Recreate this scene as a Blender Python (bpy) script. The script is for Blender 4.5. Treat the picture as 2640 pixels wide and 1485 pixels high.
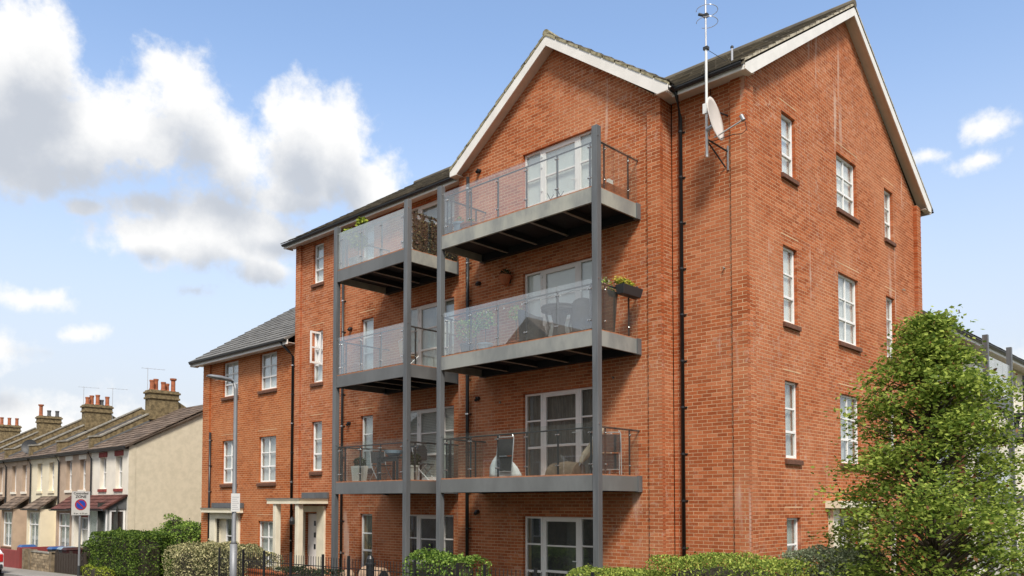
import bpy, bmesh, math, random
import numpy as np
from mathutils import Vector, Matrix
rad = math.radians
random.seed(7); RNG = np.random.default_rng(11)
SC = bpy.context.scene
for _o in list(bpy.data.objects): bpy.data.objects.remove(_o)

# ------------------------------------------------------------------ camera
cam_d = bpy.data.cameras.new('camera'); cam = bpy.data.objects.new('camera', cam_d)
SC.collection.objects.link(cam); SC.camera = cam
cam_d.sensor_width = 36.0; cam_d.lens = 36.0*2148/2640
cam_d.shift_y = (1208-742.5)/2640; cam_d.clip_start = .1; cam_d.clip_end = 4000
cam.location = (0, 0, 2.4); cam.rotation_euler = (rad(90+2.413), 0, rad(43.57))
cy = SC.cycles; cy.max_bounces = 6; cy.diffuse_bounces = 3; cy.glossy_bounces = 3; cy.transmission_bounces = 3; cy.transparent_max_bounces = 14; cy.caustics_reflective = False; cy.caustics_refractive = False
SC.render.resolution_x = 1024; SC.render.resolution_y = 576

# ------------------------------------------------------------------ sun, exposure
SUN_AZ, SUN_EL = rad(131), rad(49)      # azimuth measured from +Y towards +X
sd = Vector((math.sin(SUN_AZ)*math.cos(SUN_EL), math.cos(SUN_AZ)*math.cos(SUN_EL), math.sin(SUN_EL)))
sun_d = bpy.data.lights.new('sun', 'SUN'); sun_d.energy = 2.1; sun_d.angle = rad(14); sun_d.color = (1, .93, .83)
sun = bpy.data.objects.new('sun', sun_d); SC.collection.objects.link(sun)
sun.location = (10, -10, 40); sun.rotation_euler = sd.to_track_quat('Z', 'Y').to_euler()
SC.view_settings.view_transform = 'Standard'; SC.view_settings.look = 'None'
SC.view_settings.gamma = 1; SC.view_settings.exposure = 1.05; SC.view_settings.use_curve_mapping = False

# ------------------------------------------------------------------ world: sky and clouds
SKY_STRENGTH = .13
W = bpy.data.worlds.new('World'); SC.world = W; W.cycles.sampling_method = 'MANUAL'; W.cycles.sample_map_resolution = 512; W.use_nodes = True
WT = W.node_tree; WT.nodes.clear()
class NG:
    """tiny helper to write node maths"""
    def __init__(s, tree): s.t = tree
    def n(s, typ, **kw):
        nd = s.t.nodes.new(typ)
        for k, v in kw.items(): setattr(nd, k, v)
        return nd
    def put(s, sock, v):
        if hasattr(v, 'is_linked') or hasattr(v, 'links'): s.t.links.new(v, sock)
        else: sock.default_value = v
    def m(s, op, a, b=0.0, c=None, clamp=False):
        nd = s.n('ShaderNodeMath', operation=op, use_clamp=clamp)
        s.put(nd.inputs[0], a); s.put(nd.inputs[1], b)
        if c is not None: s.put(nd.inputs[2], c)
        return nd.outputs[0]
    def ramp(s, x, a, b, lo=0.0, hi=1.0, mode='SMOOTHSTEP'):
        nd = s.n('ShaderNodeMapRange', interpolation_type=mode)
        for i, v in enumerate((x, a, b, lo, hi)): s.put(nd.inputs[i], v)
        return nd.outputs[0]
    def noise(s, vec, scale, detail=4, rough=.55):
        nd = s.n('ShaderNodeTexNoise'); s.put(nd.inputs['Vector'], vec)
        nd.inputs['Scale'].default_value = scale; nd.inputs['Detail'].default_value = detail; nd.inputs['Roughness'].default_value = rough
        return nd
    def mix(s, f, a, b):
        nd = s.n('ShaderNodeMix', data_type='RGBA'); s.put(nd.inputs[0], f)
        for i, v in ((6, a), (7, b)): s.put(nd.inputs[i], v if not isinstance(v, tuple) else (*v, 1.0)[:4])
        return nd.outputs[2]
CLOUDS = [  # azimuth, elevation, half-width, half-height (degrees), thinness
    (-74.6, 25.0, 2.9, 3.9), (-77.0, 23.0, 5.0, 4.0), (-72.5, 22.0, 5.5, 2.7), (-68.0, 22.1, 5.0, 2.7), (-65.3, 24.4, 2.6, 3.2), (-63.4, 22.0, 4.2, 2.5), (-77.0, 20.0, 5.0, 2.2), 
    (-58.2, 24.3, 2.6, 2.7), (-55.5, 23.5, 2.3, 2.8), (-57.4, 21.8, 4.0, 2.6), (-53.6, 21.0, 2.8, 2.3, .1), (-59.5, 19.7, 4.2, 1.2, .2),
    (-66.4, 16.4, 4.6, 1.7), (-63.4, 17.3, 3.6, 2.2), (-60.4, 17.1, 3.0, 1.6), (-67.8, 18.2, 3.0, 1.0, .2), (-71.2, 17.7, 1.6, .6, .2), (-60.2, 14.8, 2.4, 1.2, .2),
    (-73.6, 12.3, 4.0, 1.3, .55), (-75.8, 9.1, 2.8, 1.5, .25), (-71.5, 10.5, 3.6, 1.0, .66), (-64.6, 13.4, 3.2, 1.2, .62),
    (-13.4, 21.5, 2.9, 1.3, .52), (-13.8, 19.9, 3.0, 1.0, .62), (-17.0, 20.8, 2.2, .9, .66),
    (-45.0, 7.0, 9.0, 2.0, .3), (-5.0, 8.0, 12.0, 2.0, .3), (-72.0, 4.5, 14.0, 2.6, .25)]
def cloud_group():
    g = bpy.data.node_groups.new('cloud_density', 'ShaderNodeTree')
    g.interface.new_socket('Dir', in_out='INPUT', socket_type='NodeSocketVector')
    g.interface.new_socket('Noise', in_out='INPUT', socket_type='NodeSocketFloat'); g.interface.new_socket('Density', in_out='OUTPUT', socket_type='NodeSocketFloat')
    k = NG(g); gi = k.n('NodeGroupInput'); go = k.n('NodeGroupOutput'); d = gi.outputs[0]
    sep = k.n('ShaderNodeSeparateXYZ'); g.links.new(d, sep.inputs[0]); x, y, z = sep.outputs
    az = k.m('MULTIPLY', k.m('ARCTAN2', x, y), 180/math.pi); el = k.m('MULTIPLY', k.m('ARCSINE', z), 180/math.pi)
    w = k.noise(d, 9.0, 3, .5); ws = k.n('ShaderNodeSeparateColor'); g.links.new(w.outputs['Color'], ws.inputs[0])
    az = k.m('ADD', az, k.m('MULTIPLY', k.m('SUBTRACT', ws.outputs[0], .5), 3.6))
    el = k.m('ADD', el, k.m('MULTIPLY', k.m('SUBTRACT', ws.outputs[1], .5), 2.2))
    D = None
    for a, e, sa, se, *lo in CLOUDS:
        dx = k.m('MULTIPLY', k.m('SUBTRACT', az, a), 1/sa); dy = k.m('MULTIPLY', k.m('SUBTRACT', el, e), 1/se)
        f = k.m('SUBTRACT', 1.0-(lo[0] if lo else 0.0), k.m('SQRT', k.m('ADD', k.m('MULTIPLY', dx, dx), k.m('MULTIPLY', dy, dy))))
        D = f if D is None else k.m('SMOOTH_MAX', D, f, .35)
    # unseen cumulus all round, cover raised to whiten reflections, thinning out before the stretch listed above
    gen = k.noise(d, 3.1, 2, .5).outputs[0]
    away = k.ramp(k.m('ABSOLUTE', k.m('ADD', k.m('MULTIPLY', k.m('ARCTAN2', x, y), 180/math.pi), 44)), 36, 60)
    gD = k.m('SUBTRACT', k.m('MULTIPLY', k.m('SUBTRACT', gen, .40), 5.0), k.m('MULTIPLY', k.m('SUBTRACT', 1.0, away), 4.0))
    D = k.m('MAXIMUM', D, gD)
    fb = k.noise(d, 16.0, 7, .62).outputs[0]; fb2 = k.noise(d, 48.0, 5, .6).outputs[0]
    D = k.m('ADD', D, k.m('MULTIPLY', gi.outputs[1], k.m('ADD', k.m('MULTIPLY', k.m('SUBTRACT', fb, .5), 1.6), k.m('MULTIPLY', k.m('SUBTRACT', fb2, .5), .95))))
    g.links.new(D, go.inputs[0]); return g
def build_world():
    k = NG(WT); cg = cloud_group()
    tc = k.n('ShaderNodeTexCoord'); d = tc.outputs['Generated']
    sky = k.n('ShaderNodeTexSky', sky_type='NISHITA', sun_disc=False)
    sky.sun_elevation = SUN_EL; sky.sun_rotation = SUN_AZ; sky.air_density = 1.0; sky.dust_density = 1.6; sky.ozone_density = 1.4
    def dens(off, nz_):
        a = k.n('ShaderNodeVectorMath', operation='ADD'); WT.links.new(d, a.inputs[0]); a.inputs[1].default_value = off
        nz = k.n('ShaderNodeVectorMath', operation='NORMALIZE'); WT.links.new(a.outputs[0], nz.inputs[0])
        gr = k.n('ShaderNodeGroup'); gr.node_tree = cg; WT.links.new(nz.outputs[0], gr.inputs[0]); gr.inputs[1].default_value = nz_; return gr.outputs[0]
    D0 = dens((0, 0, 0), 1.0); D1 = dens((.012, -.012, .052), .45)
    alpha = k.ramp(D0, -.28, .42)
    shade = k.ramp(D1, -.22, .80, 1.0, 0.0)
    ccol = k.mix(shade, (2.2, 2.34, 2.58), (3.95, 3.92, 3.85))
    sp = k.n('ShaderNodeSeparateXYZ'); WT.links.new(d, sp.inputs[0])
    hz = k.ramp(sp.outputs[2], .02, .52, .95, 0.0)                  # pale haze low down
    base = k.mix(hz, sky.outputs[0], (2.7, 2.8, 3.02))
    col = k.mix(k.m('MULTIPLY', alpha, .97), base, ccol)
    bg = k.n('ShaderNodeBackground'); WT.links.new(col, bg.inputs[0]); bg.inputs[1].default_value = SKY_STRENGTH
    out = k.n('ShaderNodeOutputWorld'); WT.links.new(bg.outputs[0], out.inputs[0])
build_world()

# ------------------------------------------------------------------ materials
MAT = {}
def mat(name, col, rough=.7, metal=0.0, var=0.0, vscale=3.0, bump=0.0, bscale=40.0, spec=.4, rnd=0.0, col2=None, trans=0.0, stretch=None, rndcol=None):
    """principled material: colour, large-scale variation, per-piece variation (face attribute rnd), fine relief"""
    M = bpy.data.materials.new(name); M.use_nodes = True; t = M.node_tree; k = NG(t)
    b = t.nodes['Principled BSDF']; b.inputs['Roughness'].default_value = rough; b.inputs['Metallic'].default_value = metal
    b.inputs['Specular IOR Level'].default_value = spec
    tc = k.n('ShaderNodeTexCoord'); vec = k.n('ShaderNodeNewGeometry').outputs['Position']
    if stretch:
        mp = k.n('ShaderNodeMapping'); t.links.new(vec, mp.inputs[0]); mp.inputs['Scale'].default_value = stretch; v2 = mp.outputs[0]
    else: v2 = vec
    c = (*col, 1.0)
    cur = None
    if var:
        nz = k.noise(v2, vscale, 6, .6)
        c2 = col2 if col2 else tuple(max(0, x*(1-var)) for x in col)
        cur = k.mix(k.ramp(nz.outputs[0], .35, .65), tuple(c2), tuple(col))
    if rnd or rndcol:
        at = k.n('ShaderNodeAttribute', attribute_name='rnd')
        if rndcol:
            cur = k.mix(k.ramp(at.outputs['Fac'], .15, .95, mode='LINEAR'), cur if cur else tuple(col), tuple(rndcol))
        if rnd:
            hs = k.n('ShaderNodeHueSaturation')
            k.put(hs.inputs['Value'], k.ramp(at.outputs['Fac'], 0, 1, 1-rnd, 1+rnd, 'LINEAR'))
            if cur: t.links.new(cur, hs.inputs['Color'])
            else: hs.inputs['Color'].default_value = c
            cur = hs.outputs[0]
    if cur: t.links.new(cur, b.inputs['Base Color'])
    else: b.inputs['Base Color'].default_value = c
    if bump:
        bn = k.n('ShaderNodeBump'); bn.inputs['Strength'].default_value = bump; bn.inputs['Distance'].default_value = .01
        t.links.new(k.noise(v2, bscale, 5, .6).outputs[0], bn.inputs['Height']); t.links.new(bn.outputs[0], b.inputs['Normal'])
    if trans:
        out = t.nodes['Material Output']; tr = k.n('ShaderNodeBsdfTranslucent'); mx = k.n('ShaderNodeMixShader'); mx.inputs[0].default_value = trans
        if cur: t.links.new(cur, tr.inputs[0])
        else: tr.inputs[0].default_value = c
        t.links.new(b.outputs[0], mx.inputs[1]); t.links.new(tr.outputs[0], mx.inputs[2]); t.links.new(mx.outputs[0], out.inputs[0])
    MAT[name] = M; return M
def brick_mat(name, base, dark, pale, stain=.5):
    M = bpy.data.materials.new(name); M.use_nodes = True; t = M.node_tree; k = NG(t); b = t.nodes['Principled BSDF']
    b.inputs['Roughness'].default_value = .9; b.inputs['Specular IOR Level'].default_value = .15
    pos = k.n('ShaderNodeNewGeometry').outputs['Position']
    at = k.n('ShaderNodeAttribute', attribute_name='rnd').outputs['Fac']
    big = k.noise(pos, .55, 5, .6).outputs[0]
    c = k.mix(k.ramp(at, 0.0, 1.0, mode='LINEAR'), dark, base)
    c = k.mix(k.m('MULTIPLY', k.ramp(at, .82, 1.0), .5), c, pale)
    c = k.mix(k.m('MULTIPLY', k.ramp(big, .40, .66), .55), c, pale)
    fine = k.noise(pos, 60, 4, .6).outputs[0]
    hs = k.n('ShaderNodeHueSaturation'); t.links.new(c, hs.inputs['Color']); k.put(hs.inputs['Value'], k.ramp(fine, .3, .7, .82, 1.14)); c = hs.outputs[0]
    # efflorescence: patches and thin runs below them
    mp = k.n('ShaderNodeMapping'); t.links.new(pos, mp.inputs[0]); mp.inputs['Scale'].default_value = (3.2, 3.2, .22)
    run = k.noise(mp.outputs[0], 1.0, 3, .5).outputs[0]
    patch = k.noise(pos, .42, 4, .6).outputs[0]; spk = k.noise(pos, 9.0, 4, .7).outputs[0]
    w = k.m('MULTIPLY', k.m('ADD', k.m('MULTIPLY', k.ramp(run, .62, .70), .7), k.m('MULTIPLY', k.ramp(spk, .52, .72), .55)), k.ramp(patch, .45, .58))
    c = k.mix(k.m('MULTIPLY', w, stain, clamp=True), c, (.62, .46, .38))
    t.links.new(c, b.inputs['Base Color'])
    bn = k.n('ShaderNodeBump'); bn.inputs['Strength'].default_value = .35; bn.inputs['Distance'].default_value = .006
    t.links.new(k.noise(pos, 90, 4, .6).outputs[0], bn.inputs['Height']); t.links.new(bn.outputs[0], b.inputs['Normal'])
    MAT[name] = M
brick_mat('brick', (.49, .142, .052), (.31, .078, .027), (.55, .22, .11), .85)
brick_mat('brick_wing', (.48, .136, .040), (.32, .080, .022), (.53, .20, .08), .2)
mat('mortar', (.66, .44, .26), .95, var=.25, vscale=1.2, bump=.3)
mat('stock_brick', (.25, .19, .10), .95, var=.55, vscale=7, bump=.5, bscale=30)
mat('upvc', (.88, .87, .85), .35, var=.05, vscale=2)
mat('upvc_door', (.85, .80, .76), .4, var=.05, vscale=2)
mat('barge', (.86, .83, .78), .5, var=.10, vscale=2.5)
mat('soffit', (.70, .61, .53), .6, var=.08)
mat('sill', (.17, .075, .045), .8, var=.3, vscale=12, bump=.3)
mat('steel', (.165, .175, .182), .45, metal=.15, var=.25, vscale=1.3, col2=(.115, .122, .128), stretch=(3.0, 3.0, .35), bump=.05)
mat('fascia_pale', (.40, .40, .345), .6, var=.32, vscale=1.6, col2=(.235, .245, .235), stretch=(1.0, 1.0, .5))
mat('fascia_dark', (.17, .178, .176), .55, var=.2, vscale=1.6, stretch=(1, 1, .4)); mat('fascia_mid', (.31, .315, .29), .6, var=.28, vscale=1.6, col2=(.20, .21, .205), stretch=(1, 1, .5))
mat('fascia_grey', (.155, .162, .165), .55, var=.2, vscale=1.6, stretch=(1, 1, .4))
mat('joist', (.30, .265, .23), .7, var=.2)
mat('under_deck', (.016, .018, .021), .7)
mat('deck', (.42, .19, .10), .8, var=.3, vscale=9)
mat('rail', (.05, .052, .055), .35, metal=.4)
mat('clamp', (.62, .62, .62), .25, metal=.9)
mat('tile_dark', (.150, .135, .113), .9, var=.45, vscale=1.6, col2=(.235, .205, .155), rnd=.35, bump=.5, bscale=25, spec=.2)
mat('tile_grey', (.185, .180, .168), .75, var=.15, rnd=.2, bump=.2, bscale=25, spec=.35)
mat('tile_terrace', (.20, .150, .115), .9, var=.4, vscale=2.0, rnd=.3, bump=.4, spec=.2)
mat('tile_red', (.135, .050, .038), .85, var=.35, vscale=3, rnd=.3, bump=.4)
mat('verge_pale', (.60, .54, .42), .95, var=.4, vscale=8, col2=(.38, .33, .24), bump=.6, bscale=30)
mat('verge', (.40, .36, .24), .95, var=.5, vscale=8, col2=(.18, .16, .09), bump=.6, bscale=30)
mat('black_plastic', (.018, .019, .021), .35, spec=.5)
mat('cream', (.82, .76, .60), .6, var=.12, vscale=2.5)
mat('lead', (.13, .135, .14), .6, var=.2)
mat('render_cream', (.70, .62, .47), .95, var=.3, vscale=3.5, col2=(.62, .55, .41), bump=.5, bscale=35)
mat('render_white', (.84, .78, .67), .9, var=.1, vscale=1.5, bump=.2)
mat('render_yellow', (.80, .71, .52), .9, var=.08, vscale=1.5, bump=.2)
mat('render_tan', (.50, .375, .275), .95, var=.15, vscale=2, bump=.7, bscale=45)
mat('red_paint', (.30, .055, .045), .8, var=.3, vscale=5)
mat('terracotta', (.42, .135, .055), .85, var=.25, vscale=8, bump=.2)
mat('pot_orange', (.42, .14, .065), .85, var=.3, vscale=6)
mat('pot_grey', (.10, .10, .10), .8)
mat('coping', (.33, .31, .26), .95, var=.4, vscale=5, bump=.4)
mat('lamp_grey', (.27, .28, .295), .5, metal=.3, var=.12, vscale=3)
mat('dish', (.66, .62, .58), .5, var=.06)
mat('alu', (.55, .55, .56), .35, metal=.6)
mat('white_paint', (.80, .80, .78), .5)
mat('sign_face', (.62, .61, .58), .5, var=.05)
mat('sign_blue', (.02, .07, .42), .5)
mat('sign_red', (.42, .03, .03), .5)
mat('sign_black', (.03, .03, .03), .6)
mat('notice_ink', (.45, .45, .46), .7)
mat('asphalt', (.055, .055, .057), .9, var=.25, vscale=1.5, bump=.5, bscale=120)
mat('paving', (.30, .28, .25), .9, var=.2, vscale=1.2, bump=.3, bscale=60)
mat('kerb', (.32, .31, .29), .9, var=.2, vscale=2)
mat('soil', (.12, .10, .07), 1.0, var=.4, vscale=2, col2=(.06, .09, .03), bump=.6)
mat('rattan', (.040, .041, .040), .6, bump=.9, bscale=60, stretch=(1, 1, 3.2), var=.5, vscale=40)
mat('rattan_brown', (.085, .072, .062), .65, bump=.9, bscale=60, stretch=(1, 1, 3.2), var=.4, vscale=40)
mat('cushion', (.10, .10, .10), .9)
mat('fabric_black', (.025, .025, .027), .85, var=.2)
mat('fabric_beige', (.42, .34, .25), .9, var=.15)
mat('fabric_brown', (.22, .15, .10), .9, var=.3, vscale=9)
mat('white_sheet', (.66, .68, .68), .7, var=.12, vscale=5)
mat('blue_plastic', (.03, .09, .26), .4)
mat('blue_pale', (.22, .30, .38), .5)
mat('planter_pale', (.52, .50, .46), .8, var=.1)
mat('dark_plastic', (.035, .037, .04), .5)
mat('maroon', (.045, .012, .012), .6)
mat('wood_dark', (.060, .045, .035), .9, var=.4, vscale=6, stretch=(8, 8, .8), bump=.4)
mat('wall_red', (.26, .050, .045), .85, var=.15)
mat('stone_wall', (.40, .31, .20), .95, var=.45, vscale=7, rnd=.35, bump=.6)
mat('tan_stone', (.45, .31, .21), .9, var=.2, vscale=5)
mat('blind', (.92, .91, .89), .85, var=.04)
mat('net', (.62, .63, .61), .9, var=.2, vscale=3)
mat('curtain', (.24, .185, .155), .95, var=.5, vscale=9, stretch=(3, 3, .2))
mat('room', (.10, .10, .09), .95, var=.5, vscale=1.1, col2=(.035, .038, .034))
mat('blind_slat', (.66, .64, .60), .8, rnd=.1)
mat('car_white', (.75, .75, .75), .3, spec=.6)
mat('tail_red', (.5, .02, .02), .25, spec=.6)
mat('tyre', (.02, .02, .02), .9)
mat('bark', (.11, .085, .06), .95, var=.4, vscale=9, bump=.8, bscale=30)
mat('twig', (.045, .038, .026), .95)
def leaf(name, a, b, tr=.32): mat(name, a, .62, rndcol=b, rnd=.30, trans=tr, spec=.18)
leaf('leaf_tree', (.135, .225, .035), (.430, .500, .105), .48)
leaf('leaf_red', (.17, .07, .03), (.23, .12, .05))
leaf('leaf_hedge', (.125, .205, .030), (.430, .490, .105))
leaf('leaf_dark', (.035, .080, .016), (.170, .250, .042))
leaf('leaf_var', (.120, .140, .055), (.60, .55, .30))
leaf('leaf_rosemary', (.17, .21, .12), (.34, .38, .24), .4)
leaf('leaf_bush', (.075, .160, .028), (.300, .420, .085))
leaf('leaf_low', (.018, .034, .014), (.060, .080, .036))
leaf('leaf_lime', (.14, .20, .02), (.40, .45, .06))
leaf('leaf_screen', (.030, .022, .012), (.17, .135, .06), .1)
leaf('flower', (.55, .25, .28), (.75, .62, .55))
leaf('flower_yellow', (.55, .42, .03), (.62, .55, .12))
def glass(name, tint=(1, 1, 1), haze=0.0, ior=1.5, rough=.0, hazecol=(.8, .82, .82)):
    """thin pane: clear, mirror-like by angle, with a little dust; upper rails add painted sky glare"""
    M = bpy.data.materials.new(name); M.use_nodes = True; t = M.node_tree; k = NG(t); t.nodes.clear()
    tr = k.n('ShaderNodeBsdfTransparent'); tr.inputs[0].default_value = (*tint, 1)
    gl = k.n('ShaderNodeBsdfGlossy'); gl.inputs['Roughness'].default_value = rough; gl.inputs[0].default_value = (.95, .97, 1, 1)
    lw = k.n('ShaderNodeLayerWeight'); lw.inputs[0].default_value = .5; f0 = ((ior-1)/(ior+1))**2
    fr = k.m('ADD', k.m('MULTIPLY', k.m('POWER', lw.outputs['Facing'], 4.0), 1-f0), f0)
    mx = k.n('ShaderNodeMixShader'); t.links.new(fr, mx.inputs[0]); t.links.new(tr.outputs[0], mx.inputs[1]); t.links.new(gl.outputs[0], mx.inputs[2])
    last = mx.outputs[0]
    if haze:
        df = k.n('ShaderNodeBsdfDiffuse'); df.inputs[0].default_value = (*hazecol, 1); m2 = k.n('ShaderNodeMixShader')
        pos = k.n('ShaderNodeNewGeometry').outputs['Position']
        k.put(m2.inputs[0], k.ramp(k.noise(pos, 1.5, 3).outputs[0], .3, .7, haze*.9, haze*1.1))
        t.links.new(last, m2.inputs[1]); t.links.new(df.outputs[0], m2.inputs[2]); last = m2.outputs[0]
    out = k.n('ShaderNodeOutputMaterial'); t.links.new(last, out.inputs[0]); MAT[name] = M
glass('pane_glass', (.95, .97, .96), .03, 1.7)
glass('rail_glass', (.94, .97, .96), .012, 1.65)
glass('rail_glass_bright', (.92, .95, .94), .05, 2.1, hazecol=(.80, .78, .77))  # upper tiers: whitening by reflected sky put into the pale veil and ior
glass('rail_glass_frosted', (.90, .93, .92), .26, 1.8, hazecol=(.66, .70, .70))

# ------------------------------------------------------------------ mesh helpers
COL = SC.collection
def wo(o):
    v = Vector((0, 0, 0))
    while o is not None: v = v + o.location; o = o.parent
    return v
def link(o, parent=None, local=False):
    COL.objects.link(o)
    if parent is not None:
        o.parent = parent
        if not local: o.location = o.location - wo(parent)
    return o
def props(o, label=None, cat=None, group=None, kind=None):
    for k_, v in (('label', label), ('category', cat), ('group', group), ('kind', kind)):
        if v: o[k_] = v
    return o
def thing(name, label, cat, loc=(0, 0, 0), group=None):
    o = bpy.data.objects.new(name, None); o.location = loc; COL.objects.link(o); o.empty_display_size = .2
    return props(o, label, cat, group)
BOXF = [(0, 3, 2, 1), (4, 5, 6, 7), (0, 1, 5, 4), (1, 2, 6, 5), (2, 3, 7, 6), (3, 0, 4, 7)]
class MB:
    def __init__(s): s.v = []; s.f = []
    def add(s, vs, fs):
        b = len(s.v); s.v += [tuple(p) for p in vs]; s.f += [tuple(b+i for i in f) for f in fs]; return s
    def box(s, x0, x1, y0, y1, z0, z1):
        x0, x1 = min(x0, x1), max(x0, x1); y0, y1 = min(y0, y1), max(y0, y1); z0, z1 = min(z0, z1), max(z0, z1)
        return s.add([(x0, y0, z0), (x1, y0, z0), (x1, y1, z0), (x0, y1, z0), (x0, y0, z1), (x1, y0, z1), (x1, y1, z1), (x0, y1, z1)], BOXF)
    def hexa(s, b4, t4): return s.add(list(b4)+list(t4), BOXF)
    def prism(s, poly, ext):
        """poly: 3-D points of one face, ext: offset vector"""
        n = len(poly); P = [Vector(p) for p in poly]; e = Vector(ext); Q = [p+e for p in P]
        return s.add(P+Q, [tuple(range(n))[::-1], tuple(range(n, 2*n))]+[(i, (i+1) % n, n+(i+1) % n, n+i) for i in range(n)])
    def tube(s, path, r, n=8, cap=True):
        P = [Vector(p) for p in path]; R = r if isinstance(r, (list, tuple)) else [r]*len(P); b = len(s.v)
        for i, p in enumerate(P):
            t = (P[min(i+1, len(P)-1)]-P[max(i-1, 0)]).normalized()
            a = t.orthogonal().normalized() if abs(t.z) < .95 else Vector((1, 0, 0))
            a = (a - t*a.dot(t)).normalized(); c = t.cross(a)
            for j in range(n):
                w = 2*math.pi*j/n; s.v.append(tuple(p+a*math.cos(w)*R[i]+c*math.sin(w)*R[i]))
        for i in range(len(P)-1):
            for j in range(n):
                k_ = (j+1) % n; s.f.append((b+i*n+j, b+i*n+k_, b+(i+1)*n+k_, b+(i+1)*n+j))
        if cap: s.f.append(tuple(b+j for j in range(n))[::-1]); s.f.append(tuple(b+(len(P)-1)*n+j for j in range(n)))
        return s
    def lathe(s, prof, c=(0, 0, 0), n=18, sq=0.0):
        """prof: list of (radius, z)"""
        b = len(s.v); c = Vector(c)
        for r, z in prof:
            for j in range(n): w = 2*math.pi*j/n; s.v.append((c.x+r*math.cos(w), c.y+r*math.sin(w), c.z+z))
        for i in range(len(prof)-1):
            for j in range(n):
                k_ = (j+1) % n; s.f.append((b+i*n+j, b+i*n+k_, b+(i+1)*n+k_, b+(i+1)*n+j))
        s.f.append(tuple(b+j for j in range(n))[::-1]); s.f.append(tuple(b+(len(prof)-1)*n+j for j in range(n))); return s
    def build(s, name, m, parent=None, smooth=False, bevel=0.0, local=False, label=None):
        me = bpy.data.meshes.new(name); me.from_pydata(s.v, [], s.f); me.materials.append(MAT[m]); me.validate()
        if smooth:
            for p in me.polygons: p.use_smooth = True
        o = bpy.data.objects.new(name, me); link(o, parent, local)
        if bevel:
            bv = o.modifiers.new('bevel', 'BEVEL'); bv.width = bevel; bv.segments = 2; bv.limit_method = 'ANGLE'
        if label: o['label'] = label
        return o
def np_mesh(name, V, F, m, parent=None, rnd=None, kind=None, smooth=False, local=False):
    """V (n,3), F (m,4) quads"""
    me = bpy.data.meshes.new(name); nv, nf = len(V), len(F)
    me.vertices.add(nv); me.vertices.foreach_set('co', np.asarray(V, np.float32).ravel())
    me.loops.add(nf*4); me.polygons.add(nf)
    me.loops.foreach_set('vertex_index', np.asarray(F, np.int32).ravel())
    me.polygons.foreach_set('loop_start', np.arange(0, nf*4, 4, dtype=np.int32))
    me.update(calc_edges=True)
    if rnd is not None:
        a = me.attributes.new('rnd', 'FLOAT', 'FACE'); a.data.foreach_set('value', np.asarray(rnd, np.float32))
    me.materials.append(MAT[m])
    me.polygons.foreach_set('use_smooth', np.full(nf, bool(smooth)))
    o = bpy.data.objects.new(name, me); link(o, parent, local)
    if kind: o['kind'] = kind
    return o
def pieces(name, P, m, parent, stuff, singles=0, score=None, faces=None):
    """P: (n,8,3) corner arrays of small boxes. The `singles` best by score become objects, the rest one joined mesh."""
    P = np.asarray(P, float); n = len(P); r = RNG.random(n)
    fc = np.array(BOXF if faces is None else faces); k = len(fc)
    idx = np.arange(n)
    if singles:
        order = np.argsort(score); one = order[:singles]; idx = order[singles:]
        for i in one:
            c = P[i].mean(0); o = np_mesh(name, P[i]-c, fc, m, None, np.full(k, r[i]))
            o.location = c; o.parent = parent; o.location = Vector(c)-wo(parent)
    if len(idx):
        V = P[idx].reshape(-1, 3); F = (np.arange(len(idx))[:, None, None]*8+fc[None]).reshape(-1, 4)
        np_mesh(stuff, V, F, m, parent, np.repeat(r[idx], k), 'stuff')
CAM = np.array((0, 0, 2.4))
def boxes8(B):
    """(n,6) x0 x1 y0 y1 z0 z1 -> (n,8,3)"""
    B = np.asarray(B, float); x0, x1, y0, y1, z0, z1 = B.T
    return np.stack([np.stack(t, 1) for t in ((x0, y0, z0), (x1, y0, z0), (x1, y1, z0), (x0, y1, z0), (x0, y0, z1), (x1, y0, z1), (x1, y1, z1), (x0, y1, z1))], 1)

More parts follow.
